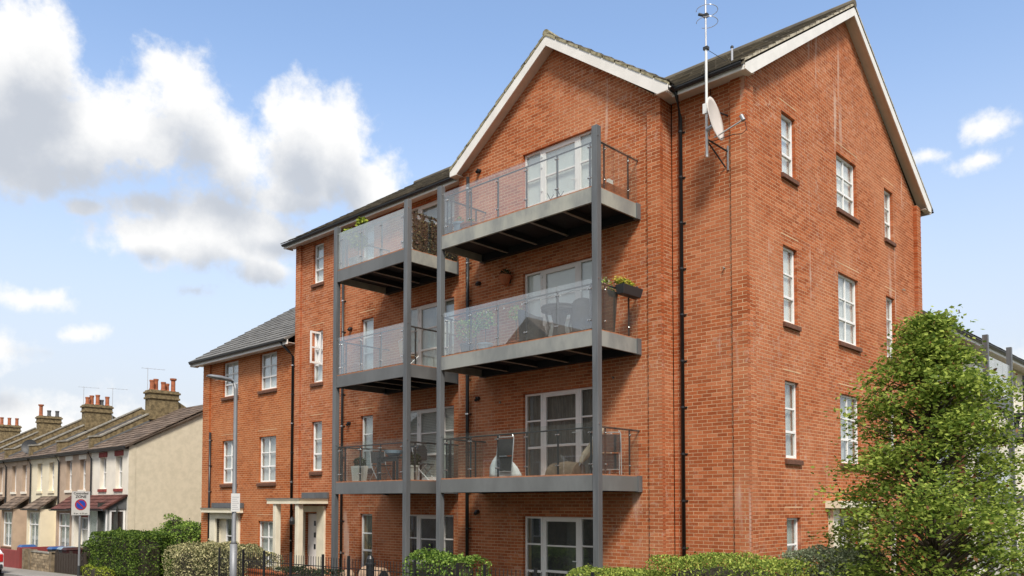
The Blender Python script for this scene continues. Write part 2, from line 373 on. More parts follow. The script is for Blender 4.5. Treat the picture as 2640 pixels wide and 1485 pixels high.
# facade frames: u runs along the wall, n outward, z up
class Front:
    def __init__(s, y): s.p = y
    def b(s, u0, u1, n0, n1, z0, z1): return (min(u0, u1), max(u0, u1), s.p-max(n0, n1), s.p-min(n0, n1), z0, z1)
    def pt(s, u, n, z): return (u, s.p-n, z)
    out = Vector((0, -1, 0))
class Right:
    def __init__(s, x): s.p = x
    def b(s, u0, u1, n0, n1, z0, z1): return (s.p+min(n0, n1), s.p+max(n0, n1), min(u0, u1), max(u0, u1), z0, z1)
    def pt(s, u, n, z): return (s.p+n, u, z)
    out = Vector((1, 0, 0))
COURSE = .075
def snap(z): return round(z/COURSE)*COURSE
def wall(F, u0, u1, zb, zt, holes, parent, wname, q0=None, q1=None, gable=None, bmat='brick', core0=0.0, core1=0.0, acc=None, bd=.1025, dep=.30):
    """holes (ua,ub,za,zb) already snapped. gable=(uc,zc): triangle from eave height zt up to zc at uc.
    q0/q1: parity of quoin courses at either end (None = straight). Returns list of brick boxes."""
    core = MB(); nin = -.0012
    us = sorted({u0+core0, u1-core1, *[h[0]-.008 for h in holes], *[h[1]+.008 for h in holes]}); us = [u for u in us if u0+core0-1e-6 <= u <= u1-core1+1e-6]
    zs = sorted({zb, zt, *[h[2]-.008 for h in holes], *[h[3]+.008 for h in holes]})
    for a, c in zip(us[:-1], us[1:]):
        col = []
        for d, e in zip(zs[:-1], zs[1:]):
            um, zm = (a+c)/2, (d+e)/2
            solid = not any(h[0]-.008 <= um <= h[1]+.008 and h[2]-.008 <= zm <= h[3]+.008 for h in holes)
            if solid and col and abs(col[-1][1]-d) < 1e-9: col[-1][1] = e
            elif solid: col.append([d, e])
        for d, e in col: core.box(*F.b(a, c, nin, -dep, d, e))
    if gable:
        uc, zc = gable
        core.prism([F.pt(u0+core0, nin, zt), F.pt(u1-core1, nin, zt), F.pt(uc, nin, zc)], F.out*-(dep+nin))
    w = core.build(wname, 'mortar', parent)
    B = []
    top = gable[1] if gable else zt
    nrow = int(math.ceil((top-zb)/COURSE-1e-6))
    for i in range(nrow):
        za = zb+i*COURSE; zc_ = min(za+.0635, top); par = i % 2
        a, c = u0, u1
        if za+.065 > zt and gable:
            fr = (za+.05-zt)/(gable[1]-zt)
            if fr >= .985: break
            fr = max(0, fr); a = u0+(gable[0]-u0)*fr; c = u1+(gable[0]-u1)*fr
        else:
            zc_ = min(zc_, zt if not gable else 1e9)
            if q0 is not None and par != q0: a = u0+.1125
            if q1 is not None and par != q1: c = u1-.1125
        iv = [(a, c)]
        for h in holes:
            if h[2]-.01 < za+.032 < h[3]+.01:
                nv = []
                for p, q in iv:
                    if h[0] > p: nv.append((p, min(q, h[0])))
                    if h[1] < q: nv.append((max(p, h[1]), q))
                iv = [(p, q) for p, q in nv if q-p > .02]
        off = (.1125*par+(u0 if u1-u0 < .5 else 0)) if q0 is None and q1 is None else (a if q0 is not None else c+.011)
        k0 = int(math.floor((a-off)/.225))-1; k1 = int(math.ceil((c-off)/.225))+1
        for k_ in range(k0, k1):
            s, e = k_*.225+off, k_*.225+off+.214
            for p, q in iv:
                x, y = max(s, p), min(e, q)
                if y-x > .014:
                    j = random.uniform(-.0006, .0010)
                    B.append(F.b(x, y, j, -bd, za, zc_))
    if acc is not None: acc += [(b, w) for b in B]
    return w, B
def finish_bricks(groups, bmat, singles, visible=None):
    """groups: list of (wall_object, boxes)"""
    allb = [(np.array(B, float), w) for w, B in groups if len(B)]
    if singles:
        sc = []
        for gi, (B, w) in enumerate(allb):
            c = np.stack([(B[:, 0]+B[:, 1])/2, (B[:, 2]+B[:, 3])/2, (B[:, 4]+B[:, 5])/2], 1); d = np.linalg.norm(c-CAM, axis=1)
            ok = visible(c) if visible else np.ones(len(c), bool); ln = np.maximum(B[:, 1]-B[:, 0], B[:, 3]-B[:, 2])
            d = d + np.where(ok, 0, 1e4) + np.where(ln < .15, 30, 0); sc.append(d)
        cut = np.sort(np.concatenate(sc))[singles-1]
        for (B, w), d in zip(allb, sc):
            pieces('brick', boxes8(B), bmat, w, 'brickwork', int((d <= cut).sum()), d)
    else:
        for B, w in allb: pieces('brick', boxes8(B), bmat, w, 'brickwork')

# windows -------------------------------------------------------------------
def window(F, u0, u1, z0, z1, parent, cols=(1,), rows=(1, 1, 1), fill='net', sill=True, name='window', rec=.075, fm='upvc', fr=.05, bar=.038, lintel=True, skip=(), fills=None, label=None):
    """a frame set back in the reveal with bars, one pane per light, backing (blind, net, curtain or dark room) and a sill"""
    fb = MB(); n1, n0 = -rec, -rec-.06
    fb.box(*F.b(u0, u0+fr, n0, n1, z0, z1)); fb.box(*F.b(u1-fr, u1, n0, n1, z0, z1))
    fb.box(*F.b(u0+fr, u1-fr, n0, n1, z0, z0+fr*1.15)); fb.box(*F.b(u0+fr, u1-fr, n0, n1, z1-fr, z1))
    iu0, iu1, iz0, iz1 = u0+fr, u1-fr, z0+fr*1.15, z1-fr
    cu = [iu0]; tot = sum(cols)
    for c in cols: cu.append(cu[-1]+(iu1-iu0)*c/tot)
    cz = [iz0]; tot = sum(rows)
    for r in rows: cz.append(cz[-1]+(iz1-iz0)*r/tot)
    for u in cu[1:-1]: fb.box(*F.b(u-bar/2, u+bar/2, n0+.008, n1-.006, iz0, iz1))
    for j, z in enumerate(cz[1:-1]):
        h = bar if j else bar*1.5
        for a, b in zip(cu[:-1], cu[1:]):
            ea = bar/2 if a != cu[0] else 0; eb = bar/2 if b != cu[-1] else 0
            fb.box(*F.b(a+ea, b-eb, n0+.008, n1-.006+(.012 if j == 0 else 0), z-h/2, z+h/2))
    f = fb.build(name, fm, parent, bevel=.006, label=label)
    for i, (a, b) in enumerate(zip(cu[:-1], cu[1:])):
        for j, (c, d) in enumerate(zip(cz[:-1], cz[1:])):
            if (i, j) in skip: continue
            MB().box(*F.b(a-.004, b+.004, n0+.022, n0+.032, c-.004, d+.004)).build('pane', 'pane_glass', f)
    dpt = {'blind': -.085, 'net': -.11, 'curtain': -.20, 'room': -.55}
    if fill == 'slats':
        k_ = 0; z = z0+.03; P = []
        while z < z1-.03:
            P.append(F.b(u0+.02, u1-.02, -rec-.075, -rec-.105, z, z+.034)); z += .045
        for q_ in P: MB().box(*q_).build('blind_slat', 'blind_slat', f)
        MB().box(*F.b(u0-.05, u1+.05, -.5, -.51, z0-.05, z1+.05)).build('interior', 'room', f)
    else:
        d = dpt[fill]-rec
        nm = {'blind': 'blind', 'net': 'net_curtain', 'curtain': 'curtain', 'room': 'interior'}[fill]
        if fill in ('blind', 'curtain', 'net'):
            # softly pleated cloth
            V = []; nn = max(8, int((u1-u0)/.045)); amp = {'blind': .002, 'net': .012, 'curtain': .03}[fill]
            for i in range(nn+1):
                u = u0-.04+(u1-u0+.08)*i/nn; o_ = d+amp*math.sin(i*2.1)+amp*.6*math.sin(i*.9+u)
                V += [F.pt(u, o_, z0-.05), F.pt(u, o_, z1+.05)]
            MB().add(V, [(2*i, 2*i+2, 2*i+3, 2*i+1) for i in range(nn)]).build(nm, fill, f, smooth=True)
        else:
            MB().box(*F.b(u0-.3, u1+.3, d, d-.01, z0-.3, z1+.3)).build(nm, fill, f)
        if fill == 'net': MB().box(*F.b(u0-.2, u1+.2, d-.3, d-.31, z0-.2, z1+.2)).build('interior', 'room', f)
    if sill:
        MB().hexa([F.pt(u0-.055, .065, z0-.14), F.pt(u1+.055, .065, z0-.14), F.pt(u1+.055, -rec-.002, z0-.14), F.pt(u0-.055, -rec-.002, z0-.14)],
                  [F.pt(u0-.055, .065, z0-.045), F.pt(u1+.055, .065, z0-.045), F.pt(u1+.055, -rec-.002, z0-.004), F.pt(u0-.055, -rec-.002, z0-.004)]).build('sill', 'sill', f, bevel=.006)
    if lintel:
        MB().box(*F.b(u0-.08, u1+.08, .0035, -.05, z1+.209, z1+.237)).build('lintel', 'mortar', f)
    return f

# roof tiles ------------------------------------------------------------------
def tile_field(o, ex, es, w, l, mask=None, tw=.33, gauge=.345, th=.022):
    """boxes laid on a slope: o eave corner, ex along the eave, es up the slope (unit vectors)"""
    o, ex, es = np.array(o, float), np.array(ex, float), np.array(es, float); nn = np.cross(ex, es); nn = nn/np.linalg.norm(nn)
    if nn[2] < 0: nn = -nn
    P = []; nr = int(l/gauge)+1; nc = int(w/tw)+1
    for r in range(nr):
        for c in range(-1, nc):
            a = c*tw+(tw/2 if r % 2 else 0); b = a+tw-.006; a = max(a, 0); b = min(b, w)
            if b-a < .04: continue
            s0 = r*gauge; s1 = min(s0+gauge+.07, l)
            if mask and not mask((a+b)/2, s0+.15): continue
            j = random.uniform(-.004, .006); h0 = .040+j; h1 = .012+j
            q = lambda u, s, h: o+ex*u+es*s+nn*h
            P.append([q(a, s0, h0-th), q(b, s0, h0-th), q(b, s1, h1-th), q(a, s1, h1-th), q(a, s0, h0), q(b, s0, h0), q(b, s1, h1), q(a, s1, h1)])
    return np.array(P)

# leaves ----------------------------------------------------------------------
def leaf_cloud(name, C, size, m, parent, up=None, smin=.7, smax=1.3, aspect=.55, kind=None, flat=0.0, rnd=None):
    C = np.asarray(C, float); n = len(C)
    d = RNG.normal(size=(n, 3)); d[:, 2] -= .25
    if flat: d[:, 2] *= (1-flat)
    d /= np.linalg.norm(d, axis=1)[:, None]
    t = RNG.normal(size=(n, 3)); t[:, 2] += 0; s = np.cross(d, t); s /= np.linalg.norm(s, axis=1)[:, None]
    if flat:   # blades lie nearer the horizontal
        s[:, 2] *= (1-flat); s /= np.linalg.norm(s, axis=1)[:, None]
    L = (size*RNG.uniform(smin, smax, n))[:, None]; Wd = L*aspect*.5
    V = np.stack([C-d*L*.5, C+s*Wd, C+d*L*.5, C-s*Wd], 1).reshape(-1, 3)
    F = np.arange(n*4).reshape(-1, 4)
    return np_mesh(name, V, F, m, parent, RNG.random(n) if rnd is None else rnd, kind)
def vnoise(P, s, seed=0):
    P = np.asarray(P)*s+seed*17.3
    return (np.sin(P[:, 0]*1.7+np.sin(P[:, 1]*2.3+1.3)*1.1)+np.sin(P[:, 1]*1.9+np.sin(P[:, 2]*2.1)*1.2+.7)+np.sin(P[:, 2]*2.2+np.sin(P[:, 0]*1.6)*1.3+2.1))/3
def hedge(name, label, cat, boxes, n, size, m, top_round=.25, rough=.08, seed=0, group=None, core='twig'):
    """clipped hedge: leaves through a shell of rounded boxes, woody dark core inside. boxes: x0,x1,y0,y1,z0,z1"""
    b0 = boxes[0]; t = thing(name, label, cat, ((b0[0]+b0[1])/2, (b0[2]+b0[3])/2, b0[4]), group)
    pts = []; cm = MB()
    vol = [((b[1]-b[0])*(b[5]-b[4])*2+(b[1]-b[0])*(b[3]-b[2])+(b[3]-b[2])*(b[5]-b[4])*2) for b in boxes]
    for b, a in zip(boxes, vol):
        k_ = int(n*a/sum(vol)); c = np.array([(b[0]+b[1])/2, (b[2]+b[3])/2, (b[4]+b[5])/2]); h = np.array([(b[1]-b[0])/2, (b[3]-b[2])/2, (b[5]-b[4])/2])
        q = RNG.uniform(-1, 1, (k_, 3)); ax = RNG.choice(3, k_, p=np.array([h[1]*h[2], h[0]*h[2], h[0]*h[1]])/(h[1]*h[2]+h[0]*h[2]+h[0]*h[1]))
        sg = np.where(RNG.random(k_) < .5, -1, 1); sg = np.where(ax == 2, 1, sg); q[np.arange(k_), ax] = sg
        # super-ellipsoid rounding, upper edges
        e = (np.abs(q)**6).sum(1)**(1/6); p = q/e[:, None]
        p = p*(1-RNG.random(k_)[:, None]**2.2*.22); st = RNG.random(k_) < .035; p[st] *= RNG.uniform(1.0, 1.10, (int(st.sum()), 1))
        P = c+p*h; P += (vnoise(P, 2.6, seed)*rough)[:, None]*p + (vnoise(P, 7.0, seed+2)*rough*.5)[:, None]*p
        P[:, 2] = np.maximum(P[:, 2], b[4]); pts.append(P)
        g = np.minimum(h*.22, .14); nn = 10; vs = []; fs = []
        cm.lathe([(.3, -h[2]), (1, -h[2]), (1, h[2]*.45), (.82, h[2]*.72), (.35, h[2]*.84)], (0, 0, 0), 14)
        k0 = len(cm.v)-5*14
        for i in range(k0, len(cm.v)):
            v = cm.v[i]; a_ = math.atan2(v[1], v[0]); r = math.hypot(v[0], v[1]); sq = r/max(abs(math.cos(a_)), abs(math.sin(a_)))*.86
            cm.v[i] = (c[0]+math.cos(a_)*sq*(h[0]-g[0])*1.0, c[1]+math.sin(a_)*sq*(h[1]-g[1]), c[2]+v[2]*(.92 if v[2] > 0 else 1))
    leaf_cloud('foliage', np.concatenate(pts), size, m, t)
    cm.build('branches', core, t)
    return t
def ground_z(x): return -.15-.0154*max(0.0, min(60.0, -12-x))

# ================================================================== SETTING
def build_ground():
    xs = [-2500, -72, -42, -12, 60, 2500]
    def sheet(name, ys, m, parent=None, dz=0.0, xs=xs):
        V, F = [], []; n = len(ys)
        for x in xs:
            for y, h in ys: V.append((x, y, ground_z(x)+h+dz))
        for i in range(len(xs)-1):
            for j in range(n-1): F.append((i*n+j, (i+1)*n+j, (i+1)*n+j+1, i*n+j+1))
        o = MB().add(V, F).build(name, m, parent); o['kind'] = 'structure'; return o
    sheet('ground', [(-2500, 0), (2.0, 0), (2.001, -.12), (11.0, -.12), (11.001, 0), (2500, 0)], 'soil')
    xr = [-400, -72, -42, -12, 60, 400]
    sheet('road', [(2.002, 0), (10.998, 0)], 'asphalt', None, -.116, xr)
    sheet('pavement', [(11.127, 0), (12.5, 0)], 'paving', None, .004, xr)
    sheet('pavement_opposite', [(-1.2, 0), (1.87, 0)], 'paving', None, .004, xr)
    for nm, y0 in (('kerb', 11.0), ('kerb_opposite', 1.875)):
        mb = MB()
        for a, b in zip(xr[:-1], xr[1:]):
            za, zb = ground_z(a), ground_z(b)
            mb.hexa([(a, y0, za-.2), (b, y0, zb-.2), (b, y0+.125, zb-.2), (a, y0+.125, za-.2)], [(a, y0, za+.012), (b, y0, zb+.012), (b, y0+.125, zb+.012), (a, y0+.125, za+.012)])
        o = mb.build(nm, 'kerb'); o['kind'] = 'structure'
build_ground()

# ================================================================== APARTMENT BUILDING
EZ, SL = 11.04, .64           # eave height (roof covering) and slope of the main roof, eave line at y = 14.60, ridge at y = 20.25
RY = 20.25; RZ = EZ+SL*(RY-14.60)
APT = thing('apartment_building', 'four-storey red brick apartment block with two gables and dark tiled roof', 'building', (-16, 17, -.3))
def zs(*p): return tuple(snap(v) for v in p)
def build_apartment():
    t = APT; G = []
    FR = Right(-7.93); FB = Front(14.63); FM = Front(14.95); FS = Front(15.0)
    # --- side (right) wall with its gable
    cols = [(16.74, 17.41, 1), (19.64, 20.87, 2), (22.79, 23.42, 1)]
    rowz = [(9.49, 10.86), (6.28, 7.95), (3.39, 5.03), (.42, 2.12)]
    fills = {(0, 0): 'blind', (0, 1): 'blind', (0, 2): 'blind', (1, 0): 'blind', (1, 1): 'blind', (1, 2): 'blind', (2, 0): 'net', (2, 1): 'net', (2, 2): 'net', (3, 0): 'net', (3, 1): 'room', (3, 2): 'net'}
    holes = []
    for r, (a, b) in enumerate(rowz):
        for c, (u0, u1, k_) in enumerate(cols):
            if r == 3 and c == 1: continue
            holes.append((u0, u1, snap(a), snap(b), r, c, k_))
    side_door = (19.2, 20.6, -.3, snap(2.12))
    w, B = wall(FR, 15.06, 25.29, -.6, 10.95, [h[:4] for h in holes]+[side_door], t, 'side_wall', gable=(20.2, 14.5)); G.append((w, B)); wside = w
    for u0, u1, a, b, r, c, k_ in holes:
        window(FR, u0, u1, a, b, t, (1,)*k_, (1, 1, 1.05), fills[(r, c)])
    window(FR, 19.2, 20.6, -.3, snap(2.12), t, (1, 1), (1.1, 1), 'room', sill=False, name='side_door', lintel=False)
    # cream door surround and small flat canopy on the side wall, mostly behind the tree
    cs = MB(); cs.box(*FR.b(18.85, 19.2, .0, .12, -.3, 2.3)); cs.box(*FR.b(20.6, 20.95, .0, .12, -.3, 2.3)); cs.box(*FR.b(18.7, 21.1, .0, .35, 2.3, 2.46)); cs.build('door_surround', 'cream', t)
    for F, u0, u1, q0, q1 in ((Right(-7.83), 14.95, 15.2875, 1, None), (Right(-7.83), 25.0625, 25.40, None, None)):
        w, B = wall(F, u0, u1, -.6, 10.95, [], t, 'corner_pier', q0=q0, q1=q1, core0=.11 if q0 is not None else .008, core1=.008, bd=.0975, dep=.09); G.append((w, B))
    # --- set-back strip between bay and corner
    w, B = wall(FS, -9.56, -8.1675, -.6, 10.95, [], t, 'front_wall'); G.append((w, B))
    w, B = wall(Front(14.95), -8.1675, -7.83, -.6, 10.95, [], t, 'corner_pier', q1=0, core0=.008, core1=.008); G.append((w, B))
    # --- gabled bay
    dz = [(.1, 2.1), (3.0, 5.03), (5.91, 7.95), (8.82, 10.86)]
    dh = [(-13.55, -11.33, snap(a) if i else .075, snap(b)) for i, (a, b) in enumerate(dz)]
    w, B = wall(FB, -15.70, -9.66, -.6, 11.0, dh, t, 'bay_wall', gable=(-12.6, 13.25)); G.append((w, B))
    w, B = wall(Front(14.58), -15.78, -15.4425, -.6, 11.0, [], t, 'corner_pier', core0=.008, core1=.008, dep=.12); G.append((w, B))
    w, B = wall(Front(14.58), -9.9175, -9.58, -.6, 11.0, [], t, 'corner_pier', q1=0, core0=.008, core1=.008, dep=.12); G.append((w, B))
    w, B = wall(Right(-9.58), 14.58, 15.0, -.6, 11.0, [], t, 'bay_return', q0=1, core0=.11); G.append((w, B))
    # --- middle part
    mh = []
    for i, (a, b) in enumerate([(.45, 2.12), (3.43, 5.03), (6.35, 7.95), (9.26, 10.80)]):
        mh.append((-20.5, -19.9, snap(a), snap(b), 'n', i))
        mh.append((-18.42, -16.36, (.075, snap(3.0), snap(5.91), snap(8.82))[i], snap(b), 'd', i))
        if i: mh.append((-23.13, -22.55, snap((0, 3.43, 6.33, 9.5)[i]), snap(b), 'm', i))
    pd = (-23.45, -22.72, -.3, snap(2.13))
    w, B = wall(FM, -24.00, -15.6, -.75, 10.95, [h[:4] for h in mh]+[pd], t, 'front_wall'); G.append((w, B))
    w, B = wall(Front(14.89), -24.08, -23.78, -.75, 10.95, [], t, 'corner_pier', core0=.008, core1=.008, dep=.10); G.append((w, B))
    for u0, u1, a, b, k_, i in mh:
        if k_ == 'n': window(FM, u0, u1, a, b, t, (1,), (1, 1, 1.05), ('room', 'net', 'blind', 'blind')[i])
        elif k_ == 'm':
            f = window(FM, u0, u1, a, b, t, (1,), (1, 1, 1.05), (None, 'net', 'blind', 'blind')[i], skip=((0, 1), (0, 2)) if i == 2 else ())
            if i == 2:   # upper casement swung open
                m_ = MB(); z0, z1 = a+.56, b-.06; x = u0+.36; y0, y1 = 14.95+.05, 14.95-.34
                dx = .02
                P = lambda s, z, o: (x+dx*s+o*.93, y0+(y1-y0)*s, z)
                for s0, s1, za, zb in ((0, .12, z0, z1), (.88, 1, z0, z1), (.12, .88, z0, z0+.06), (.12, .88, z1-.06, z1), (.12, .88, (z0+z1)/2-.02, (z0+z1)/2+.02)):
                    m_.hexa([P(s0, za, 0), P(s1, za, 0), P(s1, za, .05), P(s0, za, .05)], [P(s0, zb, 0), P(s1, zb, 0), P(s1, zb, .05), P(s0, zb, .05)])
                c = m_.build('casement', 'upvc', f)
        else: patio(FM, u0, u1, a, b, t, ('room', 'slats', 'net', 'net')[i])
    for i, (u0, u1, a, b) in enumerate(dh): patio(FB, u0, u1, a, b, t, ('room', 'curtain', 'blind', 'blind')[i])  # upper doors: white blinds imitate cloud reflected in the panes
    # entrance door of the middle part
    dm = MB().box(*FM.b(-23.40, -22.77, -.13, -.08, -.28, 2.08)); d = dm.build('front_door', 'upvc_door', t, bevel=.006)
    for z in (.95, 1.32, 1.69): MB().box(*FM.b(-23.06, -22.96, -.085, -.072, z, z+.16)).build('door_light', 'black_plastic', d)
    MB().tube([FM.pt(-23.34, -.04, .78), FM.pt(-23.34, -.04, 1.08)], .013).build('handle', 'clamp', d)
    sm = MB(); sm.box(*FM.b(-23.74, -23.45, -.02, .06, -.3, 2.33)); sm.box(*FM.b(-22.72, -22.30, -.02, .06, -.3, 2.33)); sm.box(*FM.b(-23.45, -22.72, -.02, .06, 2.135, 2.33)); sm.build('door_surround', 'cream', t, bevel=.01)
    # hidden outer walls close the volume
    hw = MB(); hw.box(-24.05, -7.95, 25.3, 25.42, -.6, 10.95); hw.box(-24.05, -23.95, 15.02, 25.29, -.6, 10.95)
    hw.prism([(-24.05, 15.0, 10.95), (-24.05, 25.4, 10.95), (-24.05, 20.2, 14.4)], (.1, 0, 0)); hw.build('rear_wall', 'brick', t)
    fl = MB()
    for z in (-.05, 2.85, 5.76, 8.67): fl.box(-23.9, -8.3, 15.4, 25.2, z-.1, z)
    fl.build('floor_slab', 'room', t)
    # overflow pipes, vents and a loose cable on the brickwork
    for F, u, z in ((FB, -15.08, 5.06), (FB, -15.09, 2.2), (FB, -15.05, 10.9), (FB, -15.05, 8.0), (FM, -21.0, 7.75), (FM, -21.05, 4.85)):
        MB().tube([F.pt(u, -.03, z), F.pt(u, .07, z-.01), F.pt(u+.01, .12, z-.06)], [.055, .055, .045], 10).build('vent_cowl', 'black_plastic', t)
    for F, u, z in ((FB, -14.3, 4.9), (FB, -10.85, 5.15), (FR, 24.05, 8.33), (FS, -8.35, 7.15)):
        MB().tube([F.pt(u, -.02, z), F.pt(u, .05, z), F.pt(u+.03, .06, z-.03)], .018, 6).build('overflow_pipe', 'coping', t)
    # --- eaves: soffit, fascia, gutter
    for x0, x1, yw in ((-9.30, -7.68, 15.0), (-24.35, -15.90, 14.95)):
        MB().box(x0, x1, 14.63, yw+.05, 10.925, 10.945).build('soffit', 'soffit', t)
        MB().box(x0, x1, 14.60, 14.63, 10.85, 10.99).build('fascia_board', 'barge', t)
        gutter(t, (x0, 14.545, 10.975), (x1, 14.545, 10.975))
    MB().box(-9.58, -9.30, 14.38, 15.05, 10.925, 10.945).build('soffit', 'soffit', t)
    MB().box(-9.30, -9.272, 14.37, 14.60, 10.87, 11.04).build('fascia_board', 'barge', t)
    gutter(t, (-9.215, 14.40, 11.0), (-9.215, 14.60, 10.975))
    MB().box(-24.38, -24.352, 14.60, 14.95, 10.87, 11.04).build('fascia_board', 'barge', t)
    # --- main roof
    es = np.array((0, 1, SL)); es /= np.linalg.norm(es); ln = math.hypot(RY-14.5, SL*(RY-14.5))
    rf = MB(); x0, x1 = -24.38, -7.665
    for xa, xb, yo in ((x0, -15.72, 14.56), (-15.719, -9.60, 14.98), (-9.599, x1, 14.56)):
        zo = EZ+SL*(yo-14.60); rf.prism([(xa, yo, zo-.03), (xa, RY, RZ-.005), (xa, 25.94, EZ-.03), (xa, 25.94, EZ-.08), (xa, RY, RZ-.08), (xa, yo, zo-.08)], (xb-xa, 0, 0))
    roof = rf.build('roof', 'tile_dark', t)
    o = np.array((x0, 14.50, EZ-SL*.10)); P = tile_field(o, (1, 0, 0), es, x1-x0+.005, ln)
    c = P.mean(1); keep = ~((c[:, 0] > -15.9) & (c[:, 0] < -9.45) & (c[:, 1] < 15.3)) & ~((c[:, 0] > -15.5) & (c[:, 0] < -9.6) & (c[:, 2] < 13.35-.70*np.abs(c[:, 0]+12.57))); P = P[keep]; c = c[keep]
    sc = np.linalg.norm(c-CAM, axis=1)+np.where((c[:, 0] > -9.4) | (c[:, 0] < -15.8), 0, 1e3)
    pieces('roof_tile', P, 'tile_dark', roof, 'roof_tiling', 150, sc)
    P = tile_field((x1, 26.0, EZ-SL*.10), (-1, 0, 0), (0, -es[1], es[2]), x1-x0, ln, tw=1.0, gauge=.7); pieces('roof_tile', P, 'tile_dark', roof, 'rear_tiling')
    MB().tube([(x0, RY, RZ+.01), (x1+.02, RY, RZ+.01)], .10, 10).build('ridge', 'tile_dark', roof)
    # barge boards, verge and soffit of the side gable
    top = lambda y: EZ-.035+SL*(min(y, 2*RY-y)-14.60)
    for s in (0, 1):
        yy = (lambda y: y) if not s else (lambda y: 2*RY-y)
        pts = [(14.66, 10.885), (14.66, top(14.66)), (RY, top(RY)), (RY, top(RY)-.25), (14.92, 10.885)]
        MB().prism([(-7.695, yy(y), z) for y, z in pts], (.03, 0, 0)).build('barge_board', 'barge', t)
        MB().prism([(-7.693, yy(14.88), top(14.88)-.235), (-7.693, yy(RY), top(RY)-.235), (-7.693, yy(RY), top(RY)-.215), (-7.693, yy(14.88), top(14.88)-.215)], (-.25, 0, 0)).build('soffit', 'soffit', t)
        P = []; y = 14.64
        while y < RY-.05:
            h = random.uniform(.028, .05); e = min(y+.30, RY); P.append([(-7.72, yy(y), top(y)), (-7.655, yy(y), top(y)), (-7.655, yy(e), top(e)), (-7.72, yy(e), top(e)), (-7.72, yy(y), top(y)+h+.02), (-7.655, yy(y), top(y)+h+.02), (-7.655, yy(e), top(e)+h), (-7.72, yy(e), top(e)+h)]); y += .335
        pieces('verge_tile', P, 'verge_pale', roof, 'verge', len(P), np.arange(len(P)))
    MB().box(-7.83, -7.697, 14.64, 14.96, 10.90, 10.915).build('soffit', 'soffit', t); MB().box(-7.83, -7.697, 25.40, 25.84, 10.90, 10.915).build('soffit', 'soffit', t)
    MB().box(-24.3, -7.70, 25.90, 25.93, 10.87, 11.02).build('fascia_board', 'barge', t)
    gutter(t, (-24.3, 25.99, 10.98), (-7.66, 25.99, 10.98))
    # --- bay roof
    bx, bz, bs = -12.57, 13.40, .70; hw_ = 3.27
    for sg in (-1, 1):
        e0 = bx+sg*hw_; ez = bz-bs*hw_
        yb = lambda z: 14.60+(z-EZ)/SL
        r2 = MB().prism([(e0, 14.37, ez-.05), (bx, 14.37, bz-.05), (bx, yb(bz)+.3, bz-.05), (e0, yb(ez)+.5, ez-.05)], (0, 0, .045)).build('bay_roof', 'tile_dark', t)
        ev = np.array((-sg*1.0, 0, bs)); ev /= np.linalg.norm(ev); L = math.hypot(hw_, bs*hw_)
        P = tile_field((e0+sg*.04, 14.34, ez-.028), (0, 1, 0), ev, 4.6, L+.03, mask=lambda u, s, ez=ez: 14.34+u < yb(ez+s*.573)+.25)
        pieces('roof_tile', P, 'tile_dark', r2, 'roof_tiling', 40, np.linalg.norm(P.mean(1)-CAM, axis=1))
        tp = lambda x: bz-.05-bs*abs(x-bx)
        xo = e0+sg*.05
        pts = [(xo, 10.90), (xo, tp(xo)), (bx, tp(bx)), (bx, tp(bx)-.235), (e0-sg*.20, 10.90)]
        MB().prism([(x, 14.35, z) for x, z in pts], (0, .03, 0)).build('barge_board', 'barge', t)
        xa = e0-sg*.13
        MB().prism([(xa, 14.378, tp(xa)-.225), (bx, 14.378, tp(bx)-.225), (bx, 14.378, tp(bx)-.205), (xa, 14.378, tp(xa)-.205)], (0, .26, 0)).build('soffit', 'soffit', t)
        MB().box(min(xo, e0-sg*.22), max(xo, e0-sg*.22), 14.352, 14.62, 10.888, 10.903).build('soffit', 'soffit', t)
        P = []; x = hw_+.05
        while x > .05:
            h = random.uniform(.035, .06); e = max(x-.30, 0); a, b = bx+sg*x, bx+sg*e
            P.append([(a, 14.335, tp(a)), (b, 14.335, tp(b)), (b, 14.43, tp(b)), (a, 14.43, tp(a)), (a, 14.335, tp(a)+h+.02), (b, 14.335, tp(b)+h), (b, 14.43, tp(b)+h), (a, 14.43, tp(a)+h+.02)]); x -= .335
        pieces('verge_tile', P, 'verge', r2, 'verge', len(P), np.arange(len(P)))
    MB().tube([(bx, 14.34, bz+.01), (bx, 18.3, bz+.01)], .09, 8).build('ridge', 'verge', t)
    MB().box(-15.95, -15.84, 14.60, 15.0, 10.87, 11.02).build('fascia_board', 'barge', t)
    # --- rainwater pipes
    downpipe(t, [(-9.20, 14.56, 10.98), (-9.20, 14.62, 10.86), (-9.31, 14.93, 10.52), (-9.31, 14.93, -.3)], .042, Front(15.0), -9.31)
    downpipe(t, [(-15.38, 14.52, 10.80), (-15.38, 14.52, -.3)], .045, Front(14.58), -15.38)
    downpipe(t, [(-21.36, 14.88, 10.90), (-21.36, 14.88, -.3)], .040, Front(14.95), -21.36)
    finish_bricks(G, 'brick', 300, lambda c: (c[:, 2] > 1.75) & (c[:, 2] < 6.5) & (c[:, 0] > -9.57) & (c[:, 1] < 17))
def gutter(t, a, b):
    a, b = Vector(a), Vector(b); d = (b-a).normalized(); s = d.cross(Vector((0, 0, 1))); V = []; F = []; n = 9
    for p in (a, b):
        for i in range(n):
            w = math.pi*i/(n-1); V.append(p+s*(-math.cos(w))*.056-Vector((0, 0, 1))*math.sin(w)*.066)
        for i in range(n):
            w = math.pi*(n-1-i)/(n-1); V.append(p+s*(-math.cos(w))*.050-Vector((0, 0, 1))*math.sin(w)*.058)
    m = 2*n
    for i in range(m): F.append((i, (i+1) % m, m+(i+1) % m, m+i))
    for e in (0, m):
        for i in range(n-1): F.append((e+i, e+i+1, e+m-2-i, e+m-1-i))
    return MB().add(V, F).build('gutter', 'black_plastic', t)
